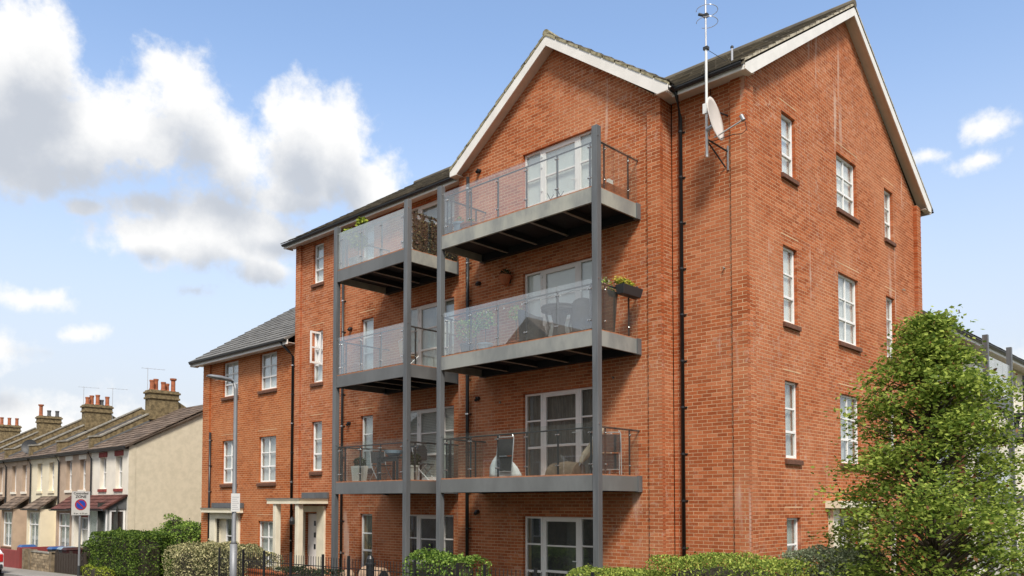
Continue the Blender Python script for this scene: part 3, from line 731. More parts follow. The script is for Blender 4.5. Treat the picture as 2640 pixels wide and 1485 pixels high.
def downpipe(t, path, r, F, x):
    p = MB().tube(path, r, 12).build('downpipe', 'black_plastic', t, smooth=True)
    ztop = path[-2][2]; z = ztop-.3; k_ = 0
    while z > .3:
        MB().lathe([(r, -.02), (r+.008, -.018), (r+.008, .018), (r, .02)], (path[-1][0], path[-1][1], z), 12).build('collar', 'clamp' if k_ % 2 == 0 and x < -12 else 'black_plastic', p)
        MB().box(*F.b(x-.075, x+.075, -.005, .02, z-.012, z+.012)).build('bracket', 'black_plastic', p)
        z -= .97; k_ += 1
def patio(F, u0, u1, a, b, t, fill):
    w = (u1-u0); s = w*.245
    window(F, u0, u0+s, a, b, t, (1,), (1.05, 1, .95), fill, sill=False, name='side_light', fm='upvc_door', lintel=False)
    d = window(F, u0+s+.004, u1-s-.004, a, b, t, (1,), (1.05, 1, .95), fill, sill=False, name='balcony_door', fm='upvc_door', fr=.115, lintel=False)
    window(F, u1-s, u1, a, b, t, (1,), (1.05, 1, .95), fill, sill=False, name='side_light', fm='upvc_door', lintel=False)
    MB().tube([F.pt(u1-s-.06, -.06, a+1.02), F.pt(u1-s-.06, -.02, a+1.02), F.pt(u1-s-.17, -.02, a+1.02)], .011, 6).build('handle', 'white_paint', d)
    for z in (a+.2, a+1.0, b-.2, b-.45): MB().box(*F.b(u0+s-.012, u0+s+.03, -.074, -.055, z, z+.07)).build('hinge', 'white_paint', d)
build_apartment()

# ================================================================== LOWER WING
def build_wing():
    t = thing('terraced_brick_wing', 'lower three-storey red brick wing with grey slate-look roof and cream entrance', 'building', (-27.3, 17, -.45)); FW = Front(15.0); G = []
    H = []
    for i, (a, b) in enumerate([(6.36, 7.64), (3.15, 4.73), (.2, 1.82)]):
        H.append((-26.5, -25.39, snap(a), snap(b), i))
        if i < 2: H.append((-29.17, -28.04, snap(a), snap(b), i))
    ent = (-29.5, -28.16, -.45, snap(1.84))
    w, B = wall(FW, -30.52, -24.02, -.9, 7.72, [h[:4] for h in H]+[ent], t, 'front_wall'); G.append((w, B))
    w, B = wall(Front(14.93), -30.61, -30.10, -.9, 7.72, [], t, 'corner_pier', core0=.008, core1=.008, dep=.11); G.append((w, B))
    for u0, u1, a, b, i in H: window(FW, u0, u1, a, b, t, (1, 1), (1, 1, 1.05) if i < 2 else (.9, 1, 1), ('blind', 'net', 'net')[i], sill=i < 2, lintel=True)
    window(FW, ent[0]+.42, ent[1], ent[2], ent[3], t, (1, 1), (1.6, 1, 1), 'room', sill=False, name='entrance_door', rec=.16, lintel=False)
    MB().box(*FW.b(ent[0], ent[0]+.415, -.15, -.18, ent[2], ent[3])).build('door_jamb', 'cream', t)
    s = MB(); s.box(*FW.b(-29.93, -29.5, -.16, .08, -.5, 2.06)); s.box(*FW.b(-28.16, -27.74, -.16, .08, -.5, 2.06)); s.box(*FW.b(-29.5, -28.16, -.16, .08, 1.845, 2.06)); s.build('door_surround', 'cream', t, bevel=.012)
    canopy(t, -30.3, -27.45, 14.68, 15.0, 2.07)
    lw = MB(); lw.box(-30.58, -24.1, 25.3, 25.4, -.9, 7.7); lw.box(-30.58, -30.48, 15.02, 25.29, -.9, 7.7); lw.prism([(-30.58, 15.0, 7.7), (-30.58, 25.4, 7.7), (-30.58, 20.2, 11.1)], (.1, 0, 0)); lw.build('rear_wall', 'brick_wing', t)
    MB().box(-30.4, -24.1, 15.4, 25.2, 5.4, 5.5).build('floor_slab', 'room', t)
    ez = 7.86; es = np.array((0, 1, SL)); es /= np.linalg.norm(es); rz = ez+SL*(RY-14.6); x0, x1 = -30.95, -24.09; ln = math.hypot(RY-14.5, SL*(RY-14.5))
    roof = MB().prism([(x0, 14.56, ez-.03), (x0, RY, rz-.005), (x0, 25.94, ez-.03), (x0, 25.94, ez-.09), (x0, RY, rz-.09), (x0, 14.56, ez-.09)], (x1-x0, 0, 0)).build('roof', 'tile_grey', t)
    P = tile_field((x0-.01, 14.50, ez-SL*.10), (1, 0, 0), es, x1-x0, ln, th=.045); pieces('roof_tile', P, 'tile_grey', roof, 'roof_tiling', 300, np.linalg.norm(P.mean(1)-CAM, axis=1))
    MB().box(x0+.03, x1, 14.63, 15.05, 7.70, 7.718).build('soffit', 'soffit', t); MB().box(x0+.03, x1, 14.60, 14.63, 7.65, 7.82).build('fascia_board', 'barge', t)
    MB().prism([(x0, 14.55, 7.65), (x0, 14.55, ez-.09), (x0, RY, rz-.095), (x0, RY, rz-.32), (x0, 14.85, 7.65)], (.03, 0, 0)).build('barge_board', 'barge', t)
    gutter(t, (x0, 14.545, 7.80), (x1-.05, 14.545, 7.80))
    downpipe(t, [(-24.45, 14.56, 7.76), (-24.30, 14.80, 7.45), (-24.27, 14.935, 7.3), (-24.27, 14.935, -.5)], .043, FW, -24.27)
    downpipe(t, [(-30.0, 14.935, 5.1), (-30.0, 14.935, -.5)], .04, FW, -30.0)
    finish_bricks(G, 'brick_wing', 0)
def canopy(t, x0, x1, y0, y1, z):
    """flat entrance canopy: moulded cream edge and lead top with an upstand against the wall"""
    m = MB(); m.box(x0+.06, x1-.06, y0+.05, y1-.02, z, z+.075); m.hexa([(x0+.08, y0+.06, z+.077), (x1-.08, y0+.06, z+.077), (x1-.08, y1-.02, z+.077), (x0+.08, y1-.02, z+.077)], [(x0+.03, y0+.02, z+.16), (x1-.03, y0+.02, z+.16), (x1-.03, y1-.02, z+.16), (x0+.03, y1-.02, z+.16)])
    c = m.build('entrance_canopy', 'cream', t)
    l = MB(); l.box(x0+.03, x1-.03, y0+.02, y1-.02, z+.162, z+.175); l.box(x0+.55, x1-.02, y1-.10, y1-.022, z+.182, z+.36); l.build('lead_top', 'lead', c)
build_wing()
canopy(APT, -24.08, -22.08, 13.84, 14.95, 2.395)
for _x in (-23.62, -22.34):
    MB().box(_x-.09, _x+.09, 13.93, 14.11, -.3, 2.39).build('porch_post', 'cream', APT, bevel=.012)
_l = MB().lathe([(.02, .0), (.07, .02), (.085, .12), (.05, .22), (.02, .25)], (-22.46, 13.86, 1.75), 12).build('porch_lamp', 'black_plastic', APT)

# ================================================================== BALCONY STACKS
FZ = [2.66, 5.57, 8.48]       # undersides of the edge channels
FH = .31
def balcony_stack(label, x0, x1, yw, cuts, pale, frosted_top=False, posts=True, yf=13.1, group=None, name='balcony_stack', face='front'):
    t = thing(name, label, 'balcony', ((x0+x1)/2, 14, -.3), group)
    for x in (x0, x1-.14):
        z = ground_z(x)-.05
        p = MB().box(x, x+.14, yf-.012, yf+.128, z, 10.03).build('post', 'steel', t, bevel=.008)
        MB().box(x-.05, x+.19, yf-.06, yf+.18, z+.03, z+.07).build('base_plate', 'steel', p)
        for zf in FZ:
            MB().tube([(x+.155, yf+.02, zf+FH+1.02), (x+.13, yf+.02, zf+FH+1.02)], .014, 6).build('bolt', 'clamp', p)
    for k_, z in enumerate(FZ):
        m = MB(); a, b = x0+.06, x1-.045
        fm = pale[k_]
        m.box(a+.082, b-.082, yf+.012, yf+.07, z, z+FH)                      # front channel
        
        deck = m.build('edge_channel', fm, t)
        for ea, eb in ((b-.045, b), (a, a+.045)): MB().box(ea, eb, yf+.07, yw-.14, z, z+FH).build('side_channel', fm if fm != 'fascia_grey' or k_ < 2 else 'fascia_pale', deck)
        MB().box(b-.075, b+.03, yw-.14, yw-.005, z-.015, z+FH+.012).build('wall_bracket', 'steel', deck)
        MB().box(a-.03, a+.075, yw-.14, yw-.005, z-.015, z+FH+.012).build('wall_bracket', 'steel', deck)
        n = int(round((b-a)/.87)); 
        for j in range(1, n):
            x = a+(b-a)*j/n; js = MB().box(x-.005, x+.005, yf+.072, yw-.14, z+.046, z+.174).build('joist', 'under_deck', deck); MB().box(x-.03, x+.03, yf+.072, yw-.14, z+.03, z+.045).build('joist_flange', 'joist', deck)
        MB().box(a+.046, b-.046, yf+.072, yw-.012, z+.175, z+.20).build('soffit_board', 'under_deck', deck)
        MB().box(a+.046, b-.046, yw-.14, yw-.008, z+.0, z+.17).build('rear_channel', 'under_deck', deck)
        zt = z+FH
        nb = 10; dy = (yw-.012-yf-.03)/nb
        for j in range(nb): MB().box(a+.02, b-.02, yf+.03+j*dy, yf+.03+(j+1)*dy-.006, zt-.005, zt+.028).build('deck_board', 'deck', deck)
        # glass balustrade
        bal = MB(); hz = zt+.96
        cs = [a+.09]+list(cuts)+[b-.085]
        for x in cs[1:-1]+[cs[0]+.12, cs[-1]-.12]:
            bal.box(x-.022, x+.022, yf+.075, yf+.09, zt+.03, hz)
        for y in (yf+.35, yw-.35):
            for x in (a+.045, b-.06): bal.box(x, x+.015, y-.022, y+.022, zt+.03, hz)
        bal.tube([(a+.06, yf+.10, hz), (b-.06, yf+.10, hz)], .017, 8); bal.tube([(b-.05, yf+.10, hz+.01), (b-.05, yw, hz+.01)], .02, 8); bal.tube([(a+.05, yf+.10, hz+.01), (a+.05, yw, hz+.01)], .02, 8)
        br = bal.build('balustrade', 'rail', t)
        gm = 'rail_glass_frosted' if frosted_top and k_ == 2 else ('rail_glass', 'rail_glass_bright', 'rail_glass_bright')[k_]
        for xa, xb in zip(cs[:-1], cs[1:]):
            MB().box(xa+.006, xb-.006, yf+.045, yf+.057, zt+.045, zt+1.06).build('glass_panel', gm, br)
        for x in (a+.02, b-.025):
            ym = (yf+.14+yw-.06)/2
            for ya, yb in ((yf+.14, ym-.006), (ym+.006, yw-.06)): MB().box(x-.006, x+.006, ya, yb, zt+.045, zt+1.0).build('glass_panel', 'rail_glass', br)
        cl = []
        for x in cs[1:-1]+[cs[0]+.12, cs[-1]-.12]:
            for zz in (zt+.22, zt+.86):
                for dx in (-.03, .03): MB().tube([(x+dx, yf+.03, zz), (x+dx, yf+.075, zz)], .016, 8).build('glass_clamp', 'clamp', br)
        for y in (yf+.35, yw-.35):
            for zz in (zt+.22, zt+.86): MB().tube([(b-.06, y, zz), (b-.012, y, zz)], .018, 8).build('glass_clamp', 'clamp', br)
    return t
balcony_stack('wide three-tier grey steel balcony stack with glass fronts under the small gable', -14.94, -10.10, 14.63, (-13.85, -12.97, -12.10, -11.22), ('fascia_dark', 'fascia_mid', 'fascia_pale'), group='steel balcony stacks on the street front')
balcony_stack('narrow three-tier grey steel balcony stack with glass fronts left of the small gable', -19.25, -16.06, 14.95, (-18.08, -17.21), ('fascia_grey',)*3, True, group='steel balcony stacks on the street front')
DZ = [z+FH+.028 for z in FZ]  # deck surfaces

# ================================================================== THINGS ON THE BALCONIES
def blob(name, c, r, m, parent, n=400, size=.06, seed=0, smooth=None, flat=0.0):
    q = RNG.normal(size=(n, 3)); q /= np.linalg.norm(q, axis=1)[:, None]; q *= RNG.uniform(.45, 1.0, (n, 1))**.6
    P = np.array(c)+q*np.array(r); P += vnoise(P, 6, seed)[:, None]*q*.18*np.array(r)
    return leaf_cloud(name, P, size, m, parent, flat=flat)
def pot_plant(label, x, y, z, r=.15, h=.26, stem=.35, ball=.22, pm='terracotta', lm='leaf_bush', square=False, cat='potted plant', n=420, extra=None, lsize=.06):
    t = thing('potted_plant', label, cat, (x, y, z))
    if square: MB().hexa([(x-r*.8, y-r*.8, z), (x+r*.8, y-r*.8, z), (x+r*.8, y+r*.8, z), (x-r*.8, y+r*.8, z)], [(x-r, y-r, z+h), (x+r, y-r, z+h), (x+r, y+r, z+h), (x-r, y+r, z+h)]).build('pot', pm, t, bevel=.01)
    else: MB().lathe([(r*.68, 0), (r*.95, h*.84), (r*1.06, h*.85), (r*1.06, h), (r*.9, h), (r*.88, h*.9)], (x, y, z), 18).build('pot', pm, t)
    if stem: MB().tube([(x, y, z+h*.88), (x+.015, y, z+h+stem*.5), (x, y, z+h+stem)], .012, 6).build('stem', 'twig', t)
    blob('foliage', (x, y, z+h+stem+ball*.55), (ball, ball, ball*.95), lm, t, n, lsize)
    if extra: blob('flowers', (x, y, z+h+stem+ball*.75), (ball, ball, ball*.7), extra, t, n//4, .05)
    return t
def folded_chair(label, x, y, z, rz, tilt=.12, seat='fabric_black', name='folding_chair', open_=False, s=1.0):
    t = thing(name, label, 'chair', (x, y, z)); t.rotation_euler = (0, 0, rz); t.scale = (s, s, s)
    for sx in (-.22, .22):
        if open_:
            MB().tube([(sx, -.25, .0), (sx, .16, .42), (sx, .24, .86)], .011, 6).build('side_frame', 'alu', t, local=True)
            MB().tube([(sx, .25, .0), (sx, -.18, .43)], .011, 6).build('leg', 'alu', t, local=True)
        else:
            MB().tube([(sx, 0, .011), (sx, tilt*.5, .45), (sx, tilt, .88), (sx*.8, tilt+.01, .95)], .012, 6).build('side_frame', 'alu', t, local=True)
            MB().tube([(sx*.86, .05, .011), (sx*.86, tilt*.5+.05, .55)], .011, 6).build('leg', 'alu', t, local=True)
    yb, zb = ((.2, .5), (.25, .88)) if open_ else ((tilt*.5, .48), (tilt, .92))
    MB().tube([(-.22, zb[0] if open_ else tilt, .86 if open_ else .9), (.22, zb[0] if open_ else tilt, .86 if open_ else .9)], .012, 6).build('top_bar', 'alu', t, local=True)
    ya, za = yb; yc, zc = zb
    MB().hexa([(-.21, ya-.006, za), (.21, ya-.006, za), (.21, ya+.006, za), (-.21, ya+.006, za)], [(-.21, yc-.006, zc-.06), (.21, yc-.006, zc-.06), (.21, yc+.006, zc-.06), (-.21, yc+.006, zc-.06)]).build('backrest', seat, t, local=True)
    if open_: MB().box(-.21, .21, -.2, .19, .42, .44).build('seat', seat, t, local=True)
    else: MB().hexa([(-.19, .055, .12), (.19, .055, .12), (.19, .07, .12), (-.19, .07, .12)], [(-.19, tilt*.5+.045, .46), (.19, tilt*.5+.045, .46), (.19, tilt*.5+.06, .46), (-.19, tilt*.5+.06, .46)]).build('seat', seat, t, local=True)
    MB().tube([(-.19, .05 if not open_ else .12, .12 if not open_ else .22), (.19, .05 if not open_ else .12, .12 if not open_ else .22)], .009, 6).build('cross_bar', 'alu', t, local=True)
    return t
def tub_chair(label, x, y, z, rz):
    t = thing('rattan_armchair', label, 'armchair', (x, y, z), 'rattan seating'); t.rotation_euler = (0, 0, rz)
    V, F = [], []; n = 20
    for i in range(n+1):
        a = math.pi*(-.12+1.24*i/n); hh = .60+.22*max(0, math.sin(a))**1.5
        for r, zz in ((.30, .12), (.345, hh), (.300, hh), (.27, .12)): V.append((math.cos(a)*r*1.05, math.sin(a)*r-.05, zz))
    for i in range(n):
        for j in range(4): F.append((4*i+j, 4*i+4+j, 4*i+4+(j+1) % 4, 4*i+(j+1) % 4))
    F += [(0, 1, 2, 3), (4*n+3, 4*n+2, 4*n+1, 4*n)]
    MB().add(V, F).build('backrest', 'rattan', t, local=True, smooth=False)
    MB().lathe([(.24, .12), (.27, .20), (.27, .36), (.25, .38)], (0, -.07, 0), 18).build('seat', 'rattan', t, local=True)
    MB().lathe([(.2, .38), (.25, .40), (.25, .45), (.2, .47)], (0, -.07, 0), 18).build('cushion', 'cushion', t, local=True)
    for sx in (-.2, .2):
        for sy in (-.24, .14): MB().tube([(sx, sy, 0), (sx, sy, .14)], .018, 8).build('leg', 'dark_plastic', t, local=True)
    return t
def round_table(label, x, y, z, r=.40, h=.74, m='rattan'):
    t = thing('round_table', label, 'table', (x, y, z))
    MB().lathe([(r-.02, 0), (r, .012), (r, .035), (r-.015, .045)], (x, y, z+h-.045), 28).build('table_top', 'rail', t)
    MB().lathe([(r-.04, -.07), (r-.01, -.06), (r-.01, -.005)], (x, y, z+h-.045), 28).build('rim', m, t)
    for k_ in range(4):
        a = k_*math.pi/2+.5; c, s = math.cos(a), math.sin(a)
        MB().tube([(x+c*.30, y+s*.30, z), (x+c*.22, y+s*.22, z+.3), (x+c*.31, y+s*.31, z+h-.05)], [.025, .022, .026], 8).build('leg', m, t)
    MB().lathe([(.16, 0), (.12, .3), (.2, .62)], (x, y, z+.03), 16).build('woven_base', m, t)
    return t
def balcony_things():
    d1, d2, d3 = DZ
    # middle tier of the wide stack
    tub_chair('dark grey rattan tub armchair on the middle wide balcony', -12.45, 13.70, d2, rad(150))
    tub_chair('dark rattan tub chair tucked behind the grey post on the middle wide balcony', -11.0, 13.85, d2, rad(200))
    round_table('round dark rattan table beside the tub armchair on the middle balcony', -11.55, 13.62, d2)
    t = thing('tall_planter', 'tall tapered brown rattan planter full of pink flowers behind the right post', 'planter', (-10.42, 13.72, d2))
    MB().hexa([(-10.58, 13.56, d2), (-10.26, 13.56, d2), (-10.26, 13.88, d2), (-10.58, 13.88, d2)], [(-10.63, 13.48, d2+.88), (-10.21, 13.48, d2+.88), (-10.21, 13.94, d2+.88), (-10.63, 13.94, d2+.88)]).build('pot', 'rattan_brown', t, bevel=.02)
    blob('foliage', (-10.43, 13.70, d2+.95), (.25, .27, .2), 'leaf_bush', t, 300, .06); blob('flowers', (-10.43, 13.68, d2+.98), (.27, .28, .2), 'flower', t, 160, .05)
    t = thing('rail_planter', 'dark trough planter with yellow flowers hooked on the balcony side rail', 'planter', (-10.06, 14.12, d2+.8))
    b = MB().hexa([(-10.15, 13.80, d2+.80), (-9.98, 13.80, d2+.80), (-9.98, 14.42, d2+.80), (-10.15, 14.42, d2+.80)], [(-10.17, 13.76, d2+.99), (-9.94, 13.76, d2+.99), (-9.94, 14.46, d2+.99), (-10.17, 14.46, d2+.99)]).build('pot', 'dark_plastic', t, bevel=.01)
    for y in (13.90, 14.38): MB().tube([(-9.96, y, d2+.95), (-10.05, y, d2+1.05), (-10.19, y, d2+1.0), (-10.20, y, d2+.86)], .018, 6).build('hook', 'dark_plastic', b)
    blob('foliage', (-10.10, 14.02, d2+1.06), (.12, .36, .10), 'leaf_lime', t, 420, .045); blob('flowers', (-10.10, 13.95, d2+1.10), (.12, .34, .09), 'flower_yellow', t, 170, .04)
    t = thing('wall_pot', 'small terracotta half-pot with a plant hanging on the bay wall', 'planter', (-13.98, 14.58, 7.72))
    MB().lathe([(.04, 0), (.09, .03), (.15, .2), (.165, .2), (.165, .24), (.14, .24)], (-13.98, 14.45, 7.72), 16).build('pot', 'terracotta', t); MB().box(-14.0, -13.96, 14.56, 14.632, 7.80, 7.98).build('hook', 'rail', t)
    blob('foliage', (-13.96, 14.44, 8.0), (.15, .13, .1), 'leaf_low', t, 160, .05)
    pot_plant('leafy plant in grey tub at the left end of the middle wide balcony', -14.42, 13.60, d2, .17, .30, .20, .30, 'dark_plastic')
    pot_plant('standard shrub with round head in pale blue pot on the middle wide balcony', -13.75, 13.55, d2, .18, .22, .42, .27, 'blue_pale')
    pot_plant('thin-stemmed leafy plant in small terracotta pot on the middle wide balcony', -13.05, 13.85, d2, .13, .22, .55, .20, 'terracotta', n=200)
    # lights strung along the middle rail
    t = thing('string_lights', 'string of tiny white bulbs along the middle wide balcony rail', 'string lights', (-12.5, 13.2, d2+.9))
    pts = [(-14.7+4.4*i/40, 13.225, d2+.90-.05*abs(math.sin(i*math.pi/5))) for i in range(41)]
    MB().tube(pts, .004, 4).build('cable', 'black_plastic', t)
    for p in pts[2::5]: MB().lathe([(.006, -.03), (.018, -.018), (.018, 0), (.006, .012)], p, 8).build('bulb', 'white_paint', t)
    # top tier of the wide stack
    pot_plant('pink terracotta bowl on the left end of the top wide balcony', -14.25, 13.55, d3, .24, .24, .0, .12, 'terracotta', n=60)
    pot_plant('pale teal tub on the left end of the top wide balcony', -14.58, 13.50, d3, .16, .34, .0, .10, 'blue_pale', n=60)
    t = thing('trough', 'long terracotta trough with a white tag on the top balcony at its right end', 'planter', (-10.33, 14.0, d3))
    MB().hexa([(-10.44, 13.62, d3), (-10.24, 13.62, d3), (-10.24, 14.36, d3), (-10.44, 14.36, d3)], [(-10.46, 13.58, d3+.20), (-10.21, 13.58, d3+.20), (-10.21, 14.40, d3+.20), (-10.46, 14.40, d3+.20)]).build('pot', 'terracotta', t, bevel=.012); MB().box(-10.36, -10.30, 13.75, 13.90, d3+.2, d3+.34).build('tag', 'white_paint', t)
    t = thing('airer', 'thin dark folded clothes airer leaning by the top balcony door', 'clothes airer', (-12.1, 14.2, d3))
    for x in (-12.32, -12.02): MB().tube([(x, 13.85, d3), (x+.12, 14.2, d3+.62)], .009, 6).build('frame', 'rail', t); MB().tube([(x+.22, 14.35, d3), (x+.10, 14.0, d3+.60)], .009, 6).build('frame', 'rail', t)
    for k_ in range(5): MB().tube([(-12.32+.024*k_, 13.85+.07*k_, d3+.124*k_), (-12.02+.024*k_, 13.85+.07*k_, d3+.124*k_)], .006, 5).build('rung', 'rail', t)
    # first tier of the wide stack
    t = thing('covered_sack', 'bulging white plastic sheet bundle on the lowest wide balcony', 'sack', (-13.2, 13.65, d1))
    V, F = [], []; n, r_ = 20, 8
    for j in range(r_+1):
        fr = j/r_; rr = (1-fr**1.6)*.95+.03
        for i in range(n):
            a = 2*math.pi*i/n; k_ = 1+.12*math.sin(3*a+fr*4)+.07*math.sin(7*a+2); V.append((-13.25+math.cos(a)*.48*rr*k_-.12*fr, 13.68+math.sin(a)*.26*rr*k_, d1+.62*fr))
    for j in range(r_):
        for i in range(n): F.append((j*n+i, j*n+(i+1) % n, (j+1)*n+(i+1) % n, (j+1)*n+i))
    F.append(tuple(range(n))[::-1]); F.append(tuple(r_*n+i for i in range(n))); MB().add(V, F).build('sheet', 'white_sheet', t, smooth=True)
    folded_chair('black folding chair with silver frame standing in front of the white bundle', -12.98, 13.36, d1, rad(8), .1)
    folded_chair('silver framed folding chair stood on edge at the right end of the lowest wide balcony', -10.50, 14.05, d1, rad(50), .06)
    folded_chair('second folded chair leaning by the wall on the lowest wide balcony', -10.95, 14.25, d1, rad(20), .2, 'fabric_brown')
    t = thing('wicker_basket', 'low rounded brown basket on the lowest balcony in front of the door', 'basket', (-11.35, 13.55, d1))
    V, F = [], []; n = 14; m_ = 8
    for j in range(m_+1):
        x = -11.72+.74*j/m_
        for i in range(n+1):
            a = math.pi*i/n; k_ = 1-.25*abs(j/m_-.5); V.append((x+.05*math.sin(a), 13.55-math.cos(a)*.22, d1+math.sin(a)*.30*k_))
    for j in range(m_):
        for i in range(n): F.append((j*(n+1)+i, j*(n+1)+i+1, (j+1)*(n+1)+i+1, (j+1)*(n+1)+i))
    F.append(tuple(range(n+1))); F.append(tuple(m_*(n+1)+i for i in range(n+1))[::-1]); MB().add(V, F).build('body', 'fabric_brown', t)
    t = thing('folded_parasol', 'folded beige parasol leaning behind the right post on the lowest balcony', 'parasol', (-10.8, 13.55, d1))
    MB().tube([(-11.05, 13.45, d1+.01), (-10.55, 13.9, d1+1.0)], .018, 8).build('pole', 'alu', t); MB().tube([(-10.93, 13.556, d1+.25), (-10.85, 13.63, d1+.42), (-10.62, 13.84, d1+.88), (-10.57, 13.885, d1+.98)], [.04, .085, .06, .02], 10).build('canopy', 'fabric_beige', t)
    t = thing('bottle', 'small white bottle with red cap near the right post on the lowest balcony', 'bottle', (-10.35, 13.42, d1))
    MB().lathe([(.05, 0), (.055, .02), (.055, .2), (.02, .25), (.02, .27)], (-10.35, 13.42, d1), 12).build('body', 'white_paint', t); MB().lathe([(.024, .27), (.024, .30)], (-10.35, 13.42, d1), 10).build('cap', 'tail_red', t)
    # narrow stack
    t = pot_plant('bushy lime green shrub rising above the left post of the top narrow balcony', -18.75, 13.55, d3, .2, .35, .35, .26, 'planter_pale', 'leaf_lime', True, n=520, lsize=.085)
    blob('foliage', (-18.92, 13.36, d3+1.02), (.34, .16, .14), 'leaf_lime', t, 300, .085); blob('foliage', (-18.45, 13.44, d3+1.25), (.2, .14, .16), 'leaf_lime', t, 200, .085)
    t = thing('leaf_screen', 'dense brown artificial leaf screen tied along the top narrow balcony side', 'privacy screen', (-16.14, 14.0, d3))
    n = 5200; P = np.stack([RNG.normal(-16.16, .018, n), RNG.uniform(13.34, 14.88, n), d3+RNG.uniform(0, .98, n)], 1); P = P[(vnoise(P, 11, 3) > -.30) | (P[:, 2] < d3+.65)]
    leaf_cloud('leaves', P, .055, 'leaf_screen', t, aspect=.7); MB().box(-16.166, -16.160, 13.36, 14.86, d3+.02, d3+.82).build('backing', 'twig', t)
    pot_plant('orange pot half hidden by the right post of the top narrow balcony', -16.42, 13.35, d3, .13, .26, .0, .05, 'pot_orange', n=40)
    pot_plant('pale square planter with low green plant on the lowest narrow balcony', -18.55, 13.50, d1, .17, .42, .0, .18, 'planter_pale', 'leaf_low', True)
    pot_plant('pale tub with dark plant by the right post of the lowest narrow balcony', -16.42, 13.60, d1, .15, .38, .0, .22, 'planter_pale', 'leaf_low')
    t = thing('patio_table', 'dark patio table with slatted top on the lowest narrow balcony', 'table', (-17.3, 13.75, d1))
    for j in range(6): MB().box(-17.75, -16.85, 13.45+j*.1, 13.54+j*.1, d1+.60, d1+.63).build('slat', 'dark_plastic', t)
    for x in (-17.70, -16.90):
        for y in (13.48, 14.0): MB().box(x-.025, x+.025, y-.025, y+.025, d1, d1+.60).build('leg', 'dark_plastic', t)
    MB().box(-17.72, -16.88, 13.47, 13.50, d1+.50, d1+.598).build('apron', 'dark_plastic', t)
    t = thing('bowl', 'pale oval bowl standing on the dark patio table', 'bowl', (-17.2, 13.6, d1+.63)); MB().lathe([(.12, 0), (.22, .08), (.25, .16), (.235, .16), (.2, .08), (.1, .02)], (-17.2, 13.6, d1+.632), 20).build('body', 'blue_pale', t)
    t = thing('barbecue', 'small dark barbecue box behind the patio table bowl', 'barbecue', (-17.25, 14.35, d1))
    MB().box(-17.55, -16.95, 14.15, 14.55, d1+.55, d1+.80).build('firebox', 'dark_plastic', t, bevel=.03); MB().prism([(-17.55, 14.15, d1+.803), (-17.55, 14.25, d1+.95), (-17.55, 14.45, d1+.95), (-17.55, 14.55, d1+.803)], (.6, 0, 0)).build('lid', 'dark_plastic', t)
    for x in (-17.5, -17.0): MB().tube([(x, 14.35, d1), (x, 14.35, d1+.56)], .03, 8).build('leg', 'dark_plastic', t)
    folded_chair('dark chair with reclined back beside the right post on the lowest narrow balcony', -16.75, 14.25, d1, rad(115), .3, 'dark_plastic', open_=True)
    folded_chair('dark folding chair at the left side of the patio table', -18.05, 13.85, d1, rad(80), .3, 'dark_plastic', open_=True)
    folded_chair('light folding chair alone on the middle narrow balcony', -17.3, 14.2, d2, rad(160), .3, 'fabric_beige', open_=True)
balcony_things()

